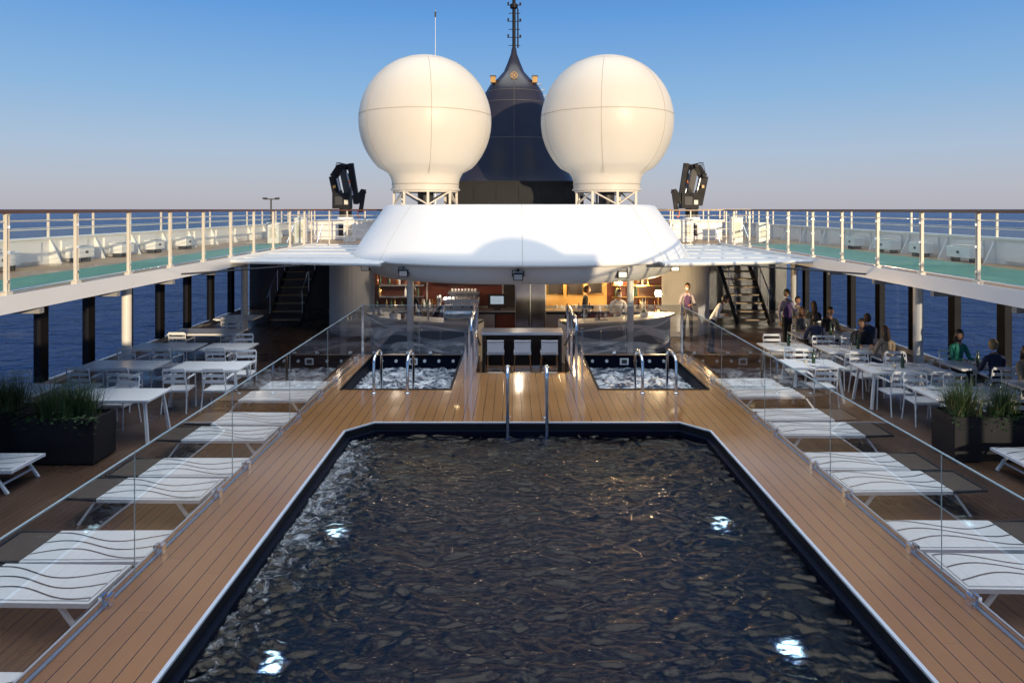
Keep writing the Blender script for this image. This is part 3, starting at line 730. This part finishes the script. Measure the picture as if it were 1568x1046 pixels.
def crane(x,y,mir):
    g=MB(); s_=mir
    g.lathe([(.42,0),(.42,.5),(.34,.55),(.34,.9)],(0,0,0),'white',24); g.box(-.7,.7,-.5,.5,0,.28,'white')
    g.cyl((0,0,.9),(0,0,1.5),.26,'black',16)
    g.box(-.48,.22,-.3,.3,1.25,1.9,'black'); g.box(-.36,-.05,-.32,-.301,1.4,1.75,'dgrey'); g.box(.02,.18,-.32,-.301,1.42,1.6,'alu')
    g.beam((-.25*s_,0,1.4),(-.5*s_,0,2.6),.26,.34,'black',up=(1,0,0)); g.beam((-.5*s_,0,2.55),(-.2*s_,0,3.0),.24,.3,'black')
    g.beam((-.15*s_,0,3.05),(.12*s_,0,1.75),.2,.26,'dgrey',up=(1,0,0)); g.beam((.24*s_,-.14,3.12),(.5*s_,-.14,1.45),.18,.24,'black',up=(1,0,0))
    g.beam((-.2*s_,.05,3.02),(.1*s_,-.1,2.95),.2,.2,'black'); g.beam((.02*s_,.12,2.7),(.0*s_,.12,1.6),.3,.16,'black',up=(1,0,0))
    g.tube([(-.05*s_,-.2,1.5),(-.3*s_,-.2,2.5)],.05,'brush',10); g.tube([(-.05*s_,-.2,1.5),(-.17*s_,-.2,2.0)],.08,'dgrey',10); g.tube([(.12*s_,-.2,2.7),(.35*s_,-.2,1.8)],.05,'brush',10)
    for (a,b_) in ((-.45,2.62),(-.15,3.02),(.25,3.05),(.5,1.5),(.75,1.98),(-.25,1.45)): g.cyl((a*s_,-.26,b_),(a*s_,-.19,b_),.08,'black',12)
    g.beam((.46*s_,-.14,1.5),(.8*s_,-.14,2.0),.16,.24,'black'); g.beam((.8*s_,-.14,2.05),(.66*s_,-.14,1.1),.14,.16,'black',up=(1,0,0))
    for o in (0,.05,.1): g.tube([(-.45*s_+o,-.2,2.5),(-.3*s_+o,-.3,3.15),(.15*s_+o,-.3,3.05),(.3*s_+o,-.28,2.2),(.1*s_+o,-.3,1.7)],.014,'black',6)
    g.box(.2*s_,.28*s_,-.28,-.2,2.3,2.42,'orange'); g.box(-.46*s_,-.36*s_,-.24,-.18,2.1,2.22,'amber')
    g.tube([(.55*s_,-.14,1.15),(.55*s_,-.14,.95),(.6*s_,-.14,.88),(.66*s_,-.14,.95)],.025,'orange',6)
    g.obj("knuckle_boom_crane",(x,y,ZU))
crane(-6.95,28.5,1); crane(7.5,28.5,-1)
for sx in (-1,1):
    g=MB(); g.box(XC+sx*6.1,XC+sx*8.2,27.4,29.6,ZU,ZU+.75,'white'); g.box(XC+sx*6.05,XC+sx*8.25,27.35,29.65,ZU+.75,ZU+.8,'white')
    g.box(XC+sx*6.6,XC+sx*7.2,27.37,27.399,ZU+.15,ZU+.6,'dgrey'); g.obj("deck_house",bevel=.02)
    g=MB()
    for k in range(9):
        x=XC+sx*(4.7+k*.75); g.beam((x,31,ZU),(x,31,3.95),.05,.03,'alu')
    for z in (3.1,3.4,3.7): g.tube([(XC+sx*4.7,31,z),(XC+sx*10.6,31,z)],.015,'alu',6)
    g.beam((XC+sx*4.7,31,3.97),(XC+sx*10.6,31,3.97),.07,.05,'handrail'); g.obj("forward_railing")
    for (x,y,h) in ((7.9,24.8,.9),(8.8,24.6,.7),(6.3,25.5,.8)):
        g=MB(); g.box(-.2,.2,-.15,.15,0,h,'white'); g.box(-.22,.22,-.17,.17,h,h+.04,'white'); g.box(-.12,.12,-.16,-.15,.2,h-.15,'alu'); g.cyl((.1,-.16,h*.5),(.1,-.22,h*.5),.03,'steel',8)
        g.obj("fire_hose_cabinet",(XC+sx*x,y,ZU+.005),bevel=.01)

# ------------------------------------------------------------------ bar
g=MB(); YB=21.2
g.box(XC-4.5,XC+4.5,YB,YB+.1,0.003,2.6,'wallw')
g.box(XC-4.5,XC-2.9,YB-.03,YB-.001,.9,2.25,'cab'); 
for k in range(5): g.box(XC-2.85+k*.5,XC-2.38+k*.5,YB-.35,YB-.002,1.75,2.25,'cab')
g.box(XC-2.85,XC-.55,YB-.03,YB-.002,1.0,1.74,'cab')
g.box(XC-.5,XC+.7,YB-.03,YB-.002,.9,2.25,'cabd')
g.box(XC+.7,XC+2.7,YB-.03,YB-.002,1.0,2.25,'gold'); g.box(XC+2.7,XC+4.4,YB-.03,YB-.002,1.0,2.25,'cab')
for k in range(3): 
    x=XC+.85+k*.62
    g.box(x,x+.5,YB-.07,YB-.031,1.35,2.0,'brass'); g.box(x+.05,x+.45,YB-.08,YB-.071,1.4,1.95,'cabd')
g.box(XC-4.3,XC+4.3,YB-.75,YB-.1,.004,.92,'cabd'); g.box(XC-4.3,XC+4.3,YB-.8,YB-.08,.92,.96,'brush')
for k in range(12): g.box(XC-4.2+k*.7,XC-3.56+k*.7,YB-.765,YB-.751,.1,.85,'brush' if k%3==1 else 'cab')
for z in (1.3,1.65):
    g.box(XC+2.8,XC+4.3,YB-.35,YB-.04,z,z+.03,'brass'); g.box(XC-4.3,XC-2.95,YB-.35,YB-.04,z,z+.03,'brush')
g.obj("bar_back_wall")
g=MB(); g.box(-.45,.45,-.35,.3,0,1.95,'brush'); g.box(-.43,-.01,-.37,-.351,.08,1.88,'steel'); g.box(.01,.43,-.37,-.351,.08,1.88,'steel'); g.box(-.06,-.03,-.41,-.371,.6,1.3,'dgrey'); g.box(.03,.06,-.41,-.371,.6,1.3,'dgrey'); g.obj("steel_refrigerator",(XC+.3,YB-.9,0),bevel=.008)
g=MB(); g.box(-.28,.28,-.03,.03,0,.42,'cabd'); g.box(-.2,.2,-.035,-.031,.12,.36,'screen'); g.box(-.1,.1,-.05,.05,-.06,0,'cabd'); g.obj("till_screen",(-.45,YB-.6,1.02))
def espresso(x,y,z,s=1):
    g=MB(); g.box(-.45,.45,-.25,.25,.06,.18,'steel'); g.box(-.45,.45,.0,.25,.18,.5,'steel'); g.box(-.47,.47,-.27,.25,.5,.56,'brush')
    for x_ in (-.25,.05,.3): g.cyl((x_,-.14,.5),(x_,-.14,.38),.04,'steel',12); g.beam((x_,-.16,.38),(x_,-.34,.35),.03,.025,'black')
    for k in range(8): g.lathe([(.02,0),(.032,.06)],(-.36+k*.1,.0,.565),'china',10)
    g.cyl((-.46,-.2,.4),(-.46,-.25,.2),.01,'steel',6)
    for a in (-.4,.4): g.box(a-.04,a+.04,-.2,.2,0,.06,'black')
    g.obj("espresso_machine",(x,y,z))
espresso(-1.45,YB-.5,.962); espresso(-1.35,18.15,1.075)
g=MB()
g.lathe([(.09,.1),(.05,.14),(.09,.3),(.1,.42),(.02,.44)],(0,0,0),'brush',16); g.box(-.09,.09,-.12,.12,0,.12,'black'); g.obj("coffee_grinder",(-2.2,YB-.5,.962))
g=MB()
for k in range(70):
    if k<30: x=random.uniform(2.85,4.25); z=random.choice((.965,1.335,1.685)); y=YB-.2
    elif k<55: x=random.uniform(-4.45,-3.1); z=random.choice((.965,1.335,1.685)); y=YB-.2
    else: x=random.uniform(-3.0,-2.5); z=.965; y=YB-.4
    g.lathe([(.036,0),(.036,.17),(.013,.22),(.013,.29)],(XC+x,y+random.uniform(-.06,.06),z),random.choice(['bottle','bottle2','china','brass']),8)
for k in range(40):
    g.lathe([(.03,0),(.035,.1)],(XC+random.uniform(1.0,2.7),YB-.35+random.uniform(-.2,.1),.965),random.choice(['wglass','china']),8)
g.obj("bar_bottles_and_glasses")
for sx in (-1,1):
    g=MB(); a0,a1=(.27,1.42)
    def arc(a,b_,t,z): return (XC+sx*a*sin(t),19.7-b_*cos(t),z)
    n=40
    ts=[a0+(a1-a0)*k/n for k in range(n+1)]
    for t0,t1 in zip(ts[:-1],ts[1:]):
        g.quad(arc(4.3,2.2,t0,.08),arc(4.3,2.2,t1,.08),arc(4.3,2.2,t1,1.02),arc(4.3,2.2,t0,1.02),'grey')
        g.quad(arc(4.22,2.12,t0,.0),arc(4.22,2.12,t1,.0),arc(4.22,2.12,t1,.08),arc(4.22,2.12,t0,.08),'black')
        g.quad(arc(3.7,1.6,t0,0),arc(3.7,1.6,t1,0),arc(3.7,1.6,t1,1.02),arc(3.7,1.6,t0,1.02),'cabd')
        for zz in (1.02,1.07): g.quad(arc(4.42,2.32,t0,zz),arc(4.42,2.32,t1,zz),arc(3.66,1.56,t1,zz),arc(3.66,1.56,t0,zz),'wallw' if zz>1.05 else 'dgrey')
        g.quad(arc(4.42,2.32,t0,1.02),arc(4.42,2.32,t1,1.02),arc(4.42,2.32,t1,1.07),arc(4.42,2.32,t0,1.07),'brush')
        for (zc,am,ph,wd,mm) in ((.62,.10,0,.12,'wavel'),(.34,.09,1.2,.06,'wavel'),(.88,.05,2.2,.045,'wavel')):
            f=lambda t: zc+am*sin(t*9+ph)
            w0=wd*(.75+.25*sin(t0*7+ph)); w1=wd*(.75+.25*sin(t1*7+ph))
            g.quad(arc(4.31,2.21,t0,f(t0)-w0),arc(4.31,2.21,t1,f(t1)-w1),arc(4.31,2.21,t1,f(t1)+w1),arc(4.31,2.21,t0,f(t0)+w0),mm)
    for t in (a0,a1): g.quad(arc(4.3,2.2,t,0),arc(3.7,1.6,t,0),arc(3.7,1.6,t,1.02),arc(4.3,2.2,t,1.02),'wallw')
    g.obj("curved_bar_counter")
for (x,y,k) in ((-3.2,18.4,0),(-2.2,17.95,1),(-2.8,18.15,2),(1.9,18.0,1),(3.6,18.6,0),(2.35,18.1,2),(1.45,17.8,2),(-3.7,18.9,2)):
    g=MB()
    if k==0:
        g.lathe([(.1,0),(.12,.12),(.125,.13)],(0,0,0),'china',16); g.lathe([(.09,.1),(.02,.2),(0,.22)],(0,0,0),'grassB',8)
        g.lathe([(.03,0),(.035,.12)],(.22,0,0),'wglass',10); g.lathe([(.03,0),(.035,.12)],(.3,.08,0),'wglass',10); g.obj("ice_bucket",(x,y,1.072))
    elif k==1:
        g.cyl((0,0,0),(0,0,.3),.03,'steel',10); g.cyl((-.2,0,.32),(.2,0,.32),.03,'steel',10)
        for a in (-.14,0,.14): g.cyl((a,-.02,.3),(a,-.06,.2),.01,'steel',6); g.cyl((a,-.02,.34),(a,-.02,.46),.014,'black',8)
        g.obj("beer_tap",(x,y,1.072))
    else:
        g.box(-.18,.18,-.1,.1,0,.02,'brush')
        for a in range(7): g.lathe([(.028,0),(.03,.13)],(random.uniform(-.15,.15),random.uniform(-.08,.08),.02),random.choice(['wglass','china','bottle2']),8)
        g.obj("glass_tray",(x,y,1.072))
for (x,y,z,en) in ((4.2,19.6,1.58,130),(3.3,20.9,1.75,40),(1.9,20.9,2.05,60),(-1.9,20.3,2.12,48),(-3.4,20.3,2.12,38),(0.2,19.6,2.12,18)):  # lamps added to brighten the bar; the strongest stands in for the sun's reflection
    g=MB(); k_=1.35 if en>100 else (1 if x>1 else .5); g.lathe([(.0,.07*k_),(.05*k_,.06*k_),(.07*k_,0),(.05*k_,-.06*k_),(0,-.07*k_)],(0,0,0),'fillw' if x>1 else 'down',14)
    if en>100: g.cyl((0,0,-.51),(0,0,-.09),.02,'brass',8); g.lathe([(.1,-.51),(.1,-.49),(.02,-.48)],(0,0,0),'brass',16)
    else: g.cyl((0,.03,0),(0,.2,0),.02,'brass',8); g.lathe([(.02,-.14),(.07,-.09)],(0,0,0),'brass',14)
    if en>100: g.box(-.25,.25,-.15,.15,-1.575,-.512,'cabd')
    g.obj("bar_fill_lamp",(x,y,z))
    l=bpy.data.lights.new("bar_fill_light",'POINT'); l.energy=en; l.color=(1,.70,.38) if x>1 else (1,.8,.6); l.shadow_soft_size=.08
    lo=bpy.data.objects.new("bar_fill_light",l); scene.collection.objects.link(lo); lo.location=(x,y-.2,z)
for sx in (-1,1):
    g=MB(); pts=[]
    for k in range(13):
        t=pi/2*k/12; pts.append((XC+sx*(5.1+1.15*sin(t)),22.6-1.15*cos(t)))
    poly=[(XC+sx*4.5,21.45)]+pts+[(XC+sx*6.25,27),(XC+sx*4.5,27)]
    if sx<0: poly=poly[::-1]
    g.prism(poly,0.003,2.58,'wallw'); g.box(XC+sx*6.255,XC+sx*6.27,23.2,24.1,.05,2.05,'dgrey')
    g.box(XC+sx*4.9,XC+sx*5.1,21.40,21.448,2.2,2.35,'dgrey')
    g.obj("bulkhead_house")
    g=MB(); xa,xb=XC+sx*7.4,XC+sx*8.5
    for k in range(10):
        z=.25*(k+1); y=23.2+.26*k; g.box(xa,xb,y,y+.28,z-.04,z,'grey'); g.box(min(xa,xb),max(xa,xb),y-.004,y,z-.03,z-.002,'amber')
    for x in (xa,xb):
        g.beam((x,23.1,.1),(x,25.9,2.6),.04,.25,'dgrey'); g.tube([(x,23.0,1.0),(x,25.8,3.4)],.02,'steel',8)
        for k in range(4): g.cyl((x,23.3+.75*k,.25+.67*k),(x,23.3+.75*k,1.2+.67*k),.015,'steel',8)
    g.obj("deck_staircase")
g=MB(); g.box(XC-10.7,XC-6.3,27.2,27.3,.003,2.58,'cabd'); g.box(XC+6.3,XC+10.7,27.2,27.3,.003,2.58,'cabd'); g.obj("end_bulkhead")

# ------------------------------------------------------------------ unseen aft superstructure behind the camera, house and dome shaped for their shadow
g=MB()
g.box(XC-10.9,XC+10.9,-12,-1.0,0,ZU-.2,'white'); g.box(XC-7.1,XC+7.1,-12,-.6,ZU-.19,ZU,'white')
for k in range(9): g.box(XC-9.6+k*2.2,XC-8.2+k*2.2,-1.0,-.98,.6,2.1,'black')
g.box(3.2,10.75,-9,-6,ZU,5.36,'white'); g.box(3.1,10.8,-9.1,-5.9,5.36,5.44,'white')  # unseen house block, sized and placed to block the low sun
for k in range(4): g.box(3.7+k*1.8,5.0+k*1.8,-6.0,-5.98,3.7,5.0,'black')
g.lathe([(1.4*sin(pi*k/24),1.4*cos(pi*k/24)) for k in range(13)],(9.1,-6.6,4.52),'white',32)  # unseen dome added to round the shadow edge on the radome platform
g.obj("aft_shadow_superstructure")

# ------------------------------------------------------------------ people
def mk(name,c,r=.8): return P(name,c,r,var=.15,nscale=12,bump=.1,bscale=60)
SK=[P("skin_tone_a",(.45,.25,.16),.5,var=.08),P("skin_tone_b",(.30,.16,.10),.5,var=.08)]
HR=[P("hair_dark",(.015,.011,.009),.5,var=.3,nscale=40),P("hair_brown",(.07,.035,.018),.5,var=.3,nscale=40),P("hair_blond",(.30,.2,.1),.5,var=.3,nscale=40)]
CL={'white':mk("cloth_white",(.75,.75,.77)),'purple':mk("cloth_purple",(.10,.05,.16)),'black':mk("cloth_black",(.02,.02,.024)),'navy':mk("cloth_navy",(.03,.04,.09)),
    'green':mk("cloth_green",(.02,.22,.16)),'grey':mk("cloth_grey",(.14,.14,.15)),'lil':mk("cloth_lilac",(.40,.37,.46)),'tan':mk("cloth_tan",(.35,.27,.19)),'shoe':mk("shoe_leather",(.02,.017,.015),.5)}
EY=P("eye_dark",(.02,.015,.012),.2); LIP=P("lip",(.32,.11,.09),.5)
def person(name,loc,rz,pose='stand',top='white',bot='black',skin=0,hair=0,longhair=False,mask=False,sleeves=True,fem=False,vest=None,headturn=0,lean=0,scale=1):
    J={}
    sw=.155 if fem else .18
    if pose=='sit': pz=.56; 
    else: pz=.95
    R=Matrix.Rotation(lean,3,'X')
    def up(x,y,z):
        v=R@Vector((x,y,z)); return Vector((v.x,v.y,v.z+pz))
    J['pel']=Vector((0,0,pz)); J['sp']=up(0,.0,.17); J['ch']=up(0,.0,.36); J['nb']=up(0,.01,.50); J['nk']=up(0,-.005,.585)
    rad={'pel':(.15,.11),'sp':(.125 if fem else .14,.10),'ch':(.15 if fem else .17,.115),'nb':(.075,.065),'nk':(.05,.05)}
    E=[('pel','sp','top'),('sp','ch','top'),('ch','nb','top'),('nb','nk','skin')]
    for s_,c in ((-1,'L'),(1,'R')):
        J['sh'+c]=up(s_*sw,.01,.455); rad['sh'+c]=(.06,.055)
        if pose=='sit':
            J['el'+c]=up(s_*(sw+.05),-.10,.19)+Vector((0,-.02,0)); J['wr'+c]=Vector((s_*.13,J['el'+c].y-.22,.80))
            J['hp'+c]=Vector((s_*.09,-.02,.53)); J['kn'+c]=Vector((s_*.12,-.45,.54)); J['an'+c]=Vector((s_*.11,-.43,.09)); J['to'+c]=Vector((s_*.12,-.58,.04))
        else:
            if pose=='work':
                J['el'+c]=up(s_*(sw+.07),-.05,.19); J['wr'+c]=J['el'+c]+Vector((-s_*.07,-.22,.02))
            elif pose=='tray' and s_>0:
                J['el'+c]=up(s_*(sw+.06),-.02,.18); J['wr'+c]=J['el'+c]+Vector((-.05,-.2,.1))
            else:
                J['el'+c]=up(s_*(sw+.06),.03,.17); J['wr'+c]=J['el'+c]+Vector((s_*.01,-.07,-.245))
            J['hp'+c]=Vector((s_*.09,0,.90)); J['kn'+c]=Vector((s_*.10,-.02+.03*s_,.50)); J['an'+c]=Vector((s_*.105,.02+.05*s_,.09)); J['to'+c]=Vector((s_*.12,-.13+.05*s_,.04))
        rad['el'+c]=(.043,.043); rad['wr'+c]=(.028,.024); rad['hp'+c]=(.092,.09); rad['kn'+c]=(.06,.06); rad['an'+c]=(.042,.042); rad['to'+c]=(.042,.03)
        E+=[('nb','sh'+c,'top'),('sh'+c,'el'+c,'top'),('el'+c,'wr'+c,'top' if sleeves else 'skin'),('pel','hp'+c,'bot'),('hp'+c,'kn'+c,'bot'),('kn'+c,'an'+c,'bot'),('an'+c,'to'+c,'shoe')]
    names=list(J); ix={k:i for i,k in enumerate(names)}
    me=bpy.data.meshes.new("tmp"); me.from_pydata([J[k] for k in names],[(ix[a],ix[b_]) for a,b_,_ in E],[])
    ob=bpy.data.objects.new("tmp",me); scene.collection.objects.link(ob)
    sk=ob.modifiers.new("s","SKIN"); sk.use_smooth_shade=True; sk.branch_smoothing=.6
    ss=ob.modifiers.new("u","SUBSURF"); ss.levels=2; ss.render_levels=2
    for k in names:
        d=me.skin_vertices[0].data[ix[k]]; d.radius=rad[k]; d.use_root=(k=='pel')
    dg=bpy.context.evaluated_depsgraph_get(); ev=ob.evaluated_get(dg); em=ev.to_mesh()
    vs=[v.co.copy() for v in em.vertices]; fs=[list(p.vertices) for p in em.polygons]
    ev.to_mesh_clear(); bpy.data.objects.remove(ob); bpy.data.meshes.remove(me)
    g=MB(); mats={'top':CL[top],'bot':CL[bot],'skin':SK[skin],'shoe':CL['shoe'],'vest':CL[vest] if vest else CL[top]}
    groups={}
    for f in fs:
        c=sum((vs[i] for i in f),Vector())/len(f); best=None;bd=9
        for a,b_,mm in E:
            A=J[a];B=J[b_];ab=B-A; t=max(0,min(1,(c-A).dot(ab)/ab.dot(ab))); d=(c-(A+ab*t)).length
            if d<bd: bd=d; best=mm; be=(a,b_)
        if vest and best=='top' and be in (('pel','sp'),('sp','ch'),('ch','nb')): best='vest'
        groups.setdefault(best,[]).append(f)
    for k,fl in groups.items(): g.add(vs,fl,mats[k],True)
    for s_,c in ((-1,'L'),(1,'R')):
        W=J['wr'+c]; d=(W-J['el'+c]).normalized()
        if pose=='sit': d=Vector((-s_*.25,-1,-.05)).normalized()
        side=d.cross(Vector((0,0,1))) 
        if side.length<.3: side=Vector((0,-1,0))
        side.normalize(); nrm=side.cross(d).normalized()
        Rm=Matrix((side,d,nrm)).transposed()
        g.ell(W+d*.045,(.040,.055,.016),SK[skin],10,8,Rm)
        for i,(o,l) in enumerate(((-.030,.062),(-.010,.074),(.010,.070),(.029,.054))):
            b0=W+d*.075+side*o; p1=b0+d*l*.45-nrm*.004; p2=p1+d*l*.3-nrm*.012; p3=p2+d*l*.2-nrm*.014
            g.tube([b0,p1,p2,p3],[.0092,.0085,.008,.006],SK[skin],6)
        tb=W+d*.03-side*.034*s_; g.tube([tb,tb-side*.02*s_+d*.025,tb-side*.024*s_+d*.052],[.011,.010,.007],SK[skin],6)
    H=J['nk']+ (R@Vector((0,-.012,.125))); Rh=Matrix.Rotation(headturn,3,'Z')@Matrix.Rotation(lean*.5,3,'X')
    hv=[];hf=[];rg,sgm=16,20
    for i in range(rg+1):
        ph=pi*i/rg
        for k in range(sgm):
            t=2*pi*k/sgm; x=.073*sin(ph)*cos(t); y=.093*sin(ph)*sin(t); z=.115*cos(ph)
            if z<0: x*=1+z*2.2; y=y*(1+z*1.2)-(-z)*.12*(1)
            if y<0:
                y-=.020*math.exp(-((x/.014)**2+((z+.012)/.022)**2)); y+=.008*math.exp(-(((abs(x)-.03)/.015)**2+((z-.012)/.012)**2))
                y-=.006*math.exp(-((x/.025)**2+((z+.055)/.010)**2))
            hv.append(H+Rh@Vector((x,y,z)))
    for i in range(rg):
        for k in range(sgm): hf.append((i*sgm+k,(i+1)*sgm+k,(i+1)*sgm+(k+1)%sgm,i*sgm+(k+1)%sgm))
    g.add(hv,hf,SK[skin],True)
    for s_ in (-1,1):
        g.ell(H+Rh@Vector((s_*.028,-.079,.010)),(.012,.006,.006),EY,8,6,Rh); g.ell(H+Rh@Vector((s_*.074,.01,-.005)),(.010,.02,.032),SK[skin],8,6,Rh)
        g.ell(H+Rh@Vector((s_*.028,-.086,.030)),(.016,.004,.004),HR[hair],8,4,Rh)
    if mask: g.ell(H+Rh@Vector((0,-.066,-.048)),(.055,.045,.045),CL['white'],14,10,Rh)
    else: g.ell(H+Rh@Vector((0,-.090,-.055)),(.022,.006,.006),LIP,8,6,Rh)
    vv=[];ff=[]
    for i in range(13):
        ph=pi*i/16
        for k in range(24):
            t=2*pi*k/24
            q=Vector((.082*sin(ph)*cos(t),.100*sin(ph)*sin(t)+.012,.122*cos(ph)+.006))
            q*=1+.03*noise.noise(q*60)
            vv.append(H+Rh@q)
    for i in range(12):
        for k in range(24):
            t=2*pi*(k+.5)/24; front=-sin(t)
            lim=12 if front<.15 else (5.2 if front>.55 else 8)
            if i<lim: ff.append((i*24+k,(i+1)*24+k,(i+1)*24+(k+1)%24,i*24+(k+1)%24))
    g.add(vv,ff,HR[hair],True)
    if longhair: g.ell(H+Rh@Vector((0,.065,-.10)),(.085,.055,.17),HR[hair],14,12,Rh)
    elif fem: g.ell(H+Rh@Vector((0,.11,.03)),(.04,.04,.04),HR[hair],10,8)
    o=g.obj(name,loc,rz); o.scale=(scale,)*3
    return o
person("standing_waiter",(7.65,19.0,0),.3,'tray','lil','black',1,0,mask=True,vest='purple')
person("bartender",(2.95,19.1,0),.25,'work','white','black',0,0,lean=.12,mask=True)
person("bartender",(2.1,19.9,0),1.4,'work','black','black',0,1,lean=.1)
person("waitress",(5.3,20.6,0),-.4,'work','lil','black',0,0,mask=True,fem=True,vest='purple')
person("bartender",(-2.9,19.6,0),2.6,'work','black','black',1,0,lean=.15)
person("waiter_leaning",(5.45,18.7,0),1.3,'work','white','navy',0,0,lean=.55)
person("seated_diner",(8.55,18.42,0),.0,'sit','black','navy',0,0,lean=.12)
person("seated_diner",(7.8,18.42,0),.15,'sit','grey','black',0,1,lean=.1,fem=True,longhair=True)
person("seated_diner",(8.9,17.05,0),pi,'sit','navy','navy',0,1,lean=.05)
person("seated_diner",(8.42,16.5,0),-.2,'sit','black','grey',0,1,lean=.15)
person("seated_diner",(7.6,17.05,0),pi-.1,'sit','navy','black',1,0,lean=.1)
person("seated_diner",(8.38,15.25,0),pi,'sit','tan','navy',0,1,fem=True,longhair=True,lean=.1)
person("seated_diner",(9.72,14.92,0),.1,'sit','green','black',0,0,lean=.1,fem=True,longhair=True)
person("seated_diner",(9.9,13.22,0),.2,'sit','tan','grey',0,1,fem=True,longhair=True,lean=.1)
person("seated_diner",(9.7,13.68,0),pi,'sit','navy','black',0,2,lean=.1)
person("seated_diner",(8.6,20.62,0),0,'sit','grey','black',0,0,lean=.1)
person("seated_diner",(8.6,19.38,0),pi,'sit','black','black',1,1,lean=.1,fem=True,longhair=True)

# ------------------------------------------------------------------ world / sun / camera
az=radians(22); el=radians(6)
w=bpy.data.worlds.new("World"); scene.world=w; w.use_nodes=True; nt=w.node_tree; N=nt.nodes; L=nt.links
bg=N["Background"]; sky=N.new("ShaderNodeTexSky"); sky.sky_type='NISHITA'; sky.sun_disc=False
sky.sun_elevation=el
sv=Vector((sin(az)*cos(el),-cos(az)*cos(el),sin(el)))
sky.sun_rotation=math.atan2(sv.x,sv.y)
sky.air_density=1.0; sky.dust_density=0.4; sky.ozone_density=3.0; sky.altitude=0
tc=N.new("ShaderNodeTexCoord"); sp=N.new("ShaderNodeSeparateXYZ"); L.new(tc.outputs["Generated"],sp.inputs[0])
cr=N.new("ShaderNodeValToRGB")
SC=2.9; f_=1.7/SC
els=[(0.0,(.275,.272,.31)),(.03,(.285,.298,.345)),(.08,(.25,.315,.41)),(.16,(.155,.275,.435)),(.27,(.075,.20,.430)),(.40,(.035,.105,.27)),(.62,(.03,.085,.22)),(.78,(.14,.23,.39)),(.9,(1.5,1.62,1.68)),(1.0,(1.68,1.7,1.7))]  # last stops: bright zenith added above the view to fill the shaded decks
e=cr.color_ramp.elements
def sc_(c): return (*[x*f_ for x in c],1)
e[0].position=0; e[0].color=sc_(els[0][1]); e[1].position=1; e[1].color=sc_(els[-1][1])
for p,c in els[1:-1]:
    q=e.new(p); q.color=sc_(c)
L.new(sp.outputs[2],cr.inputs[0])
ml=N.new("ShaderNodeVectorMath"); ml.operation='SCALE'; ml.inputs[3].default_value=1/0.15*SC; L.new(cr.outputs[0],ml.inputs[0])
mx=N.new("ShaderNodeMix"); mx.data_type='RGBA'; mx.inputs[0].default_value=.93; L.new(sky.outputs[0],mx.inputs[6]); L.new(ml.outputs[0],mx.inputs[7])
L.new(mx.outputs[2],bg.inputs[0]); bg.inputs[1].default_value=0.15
s=bpy.data.lights.new("sun",'SUN'); s.energy=4.2; s.angle=radians(.5); s.color=(1,.78,.50)
so=bpy.data.objects.new("sun",s); scene.collection.objects.link(so); so.rotation_euler=(-sv).to_track_quat('-Z','Y').to_euler()
c=bpy.data.cameras.new("camera"); c.lens=24; c.sensor_width=36; c.shift_y=-(523-320.5)/1568; c.clip_end=100000; c.clip_start=.05
co=bpy.data.objects.new("camera",c); scene.collection.objects.link(co); co.location=(0,0,4.0); co.rotation_euler=(pi/2,0,0)
scene.camera=co
scene.view_settings.view_transform='Standard'; scene.view_settings.look='None'; scene.view_settings.exposure=0; scene.view_settings.gamma=1
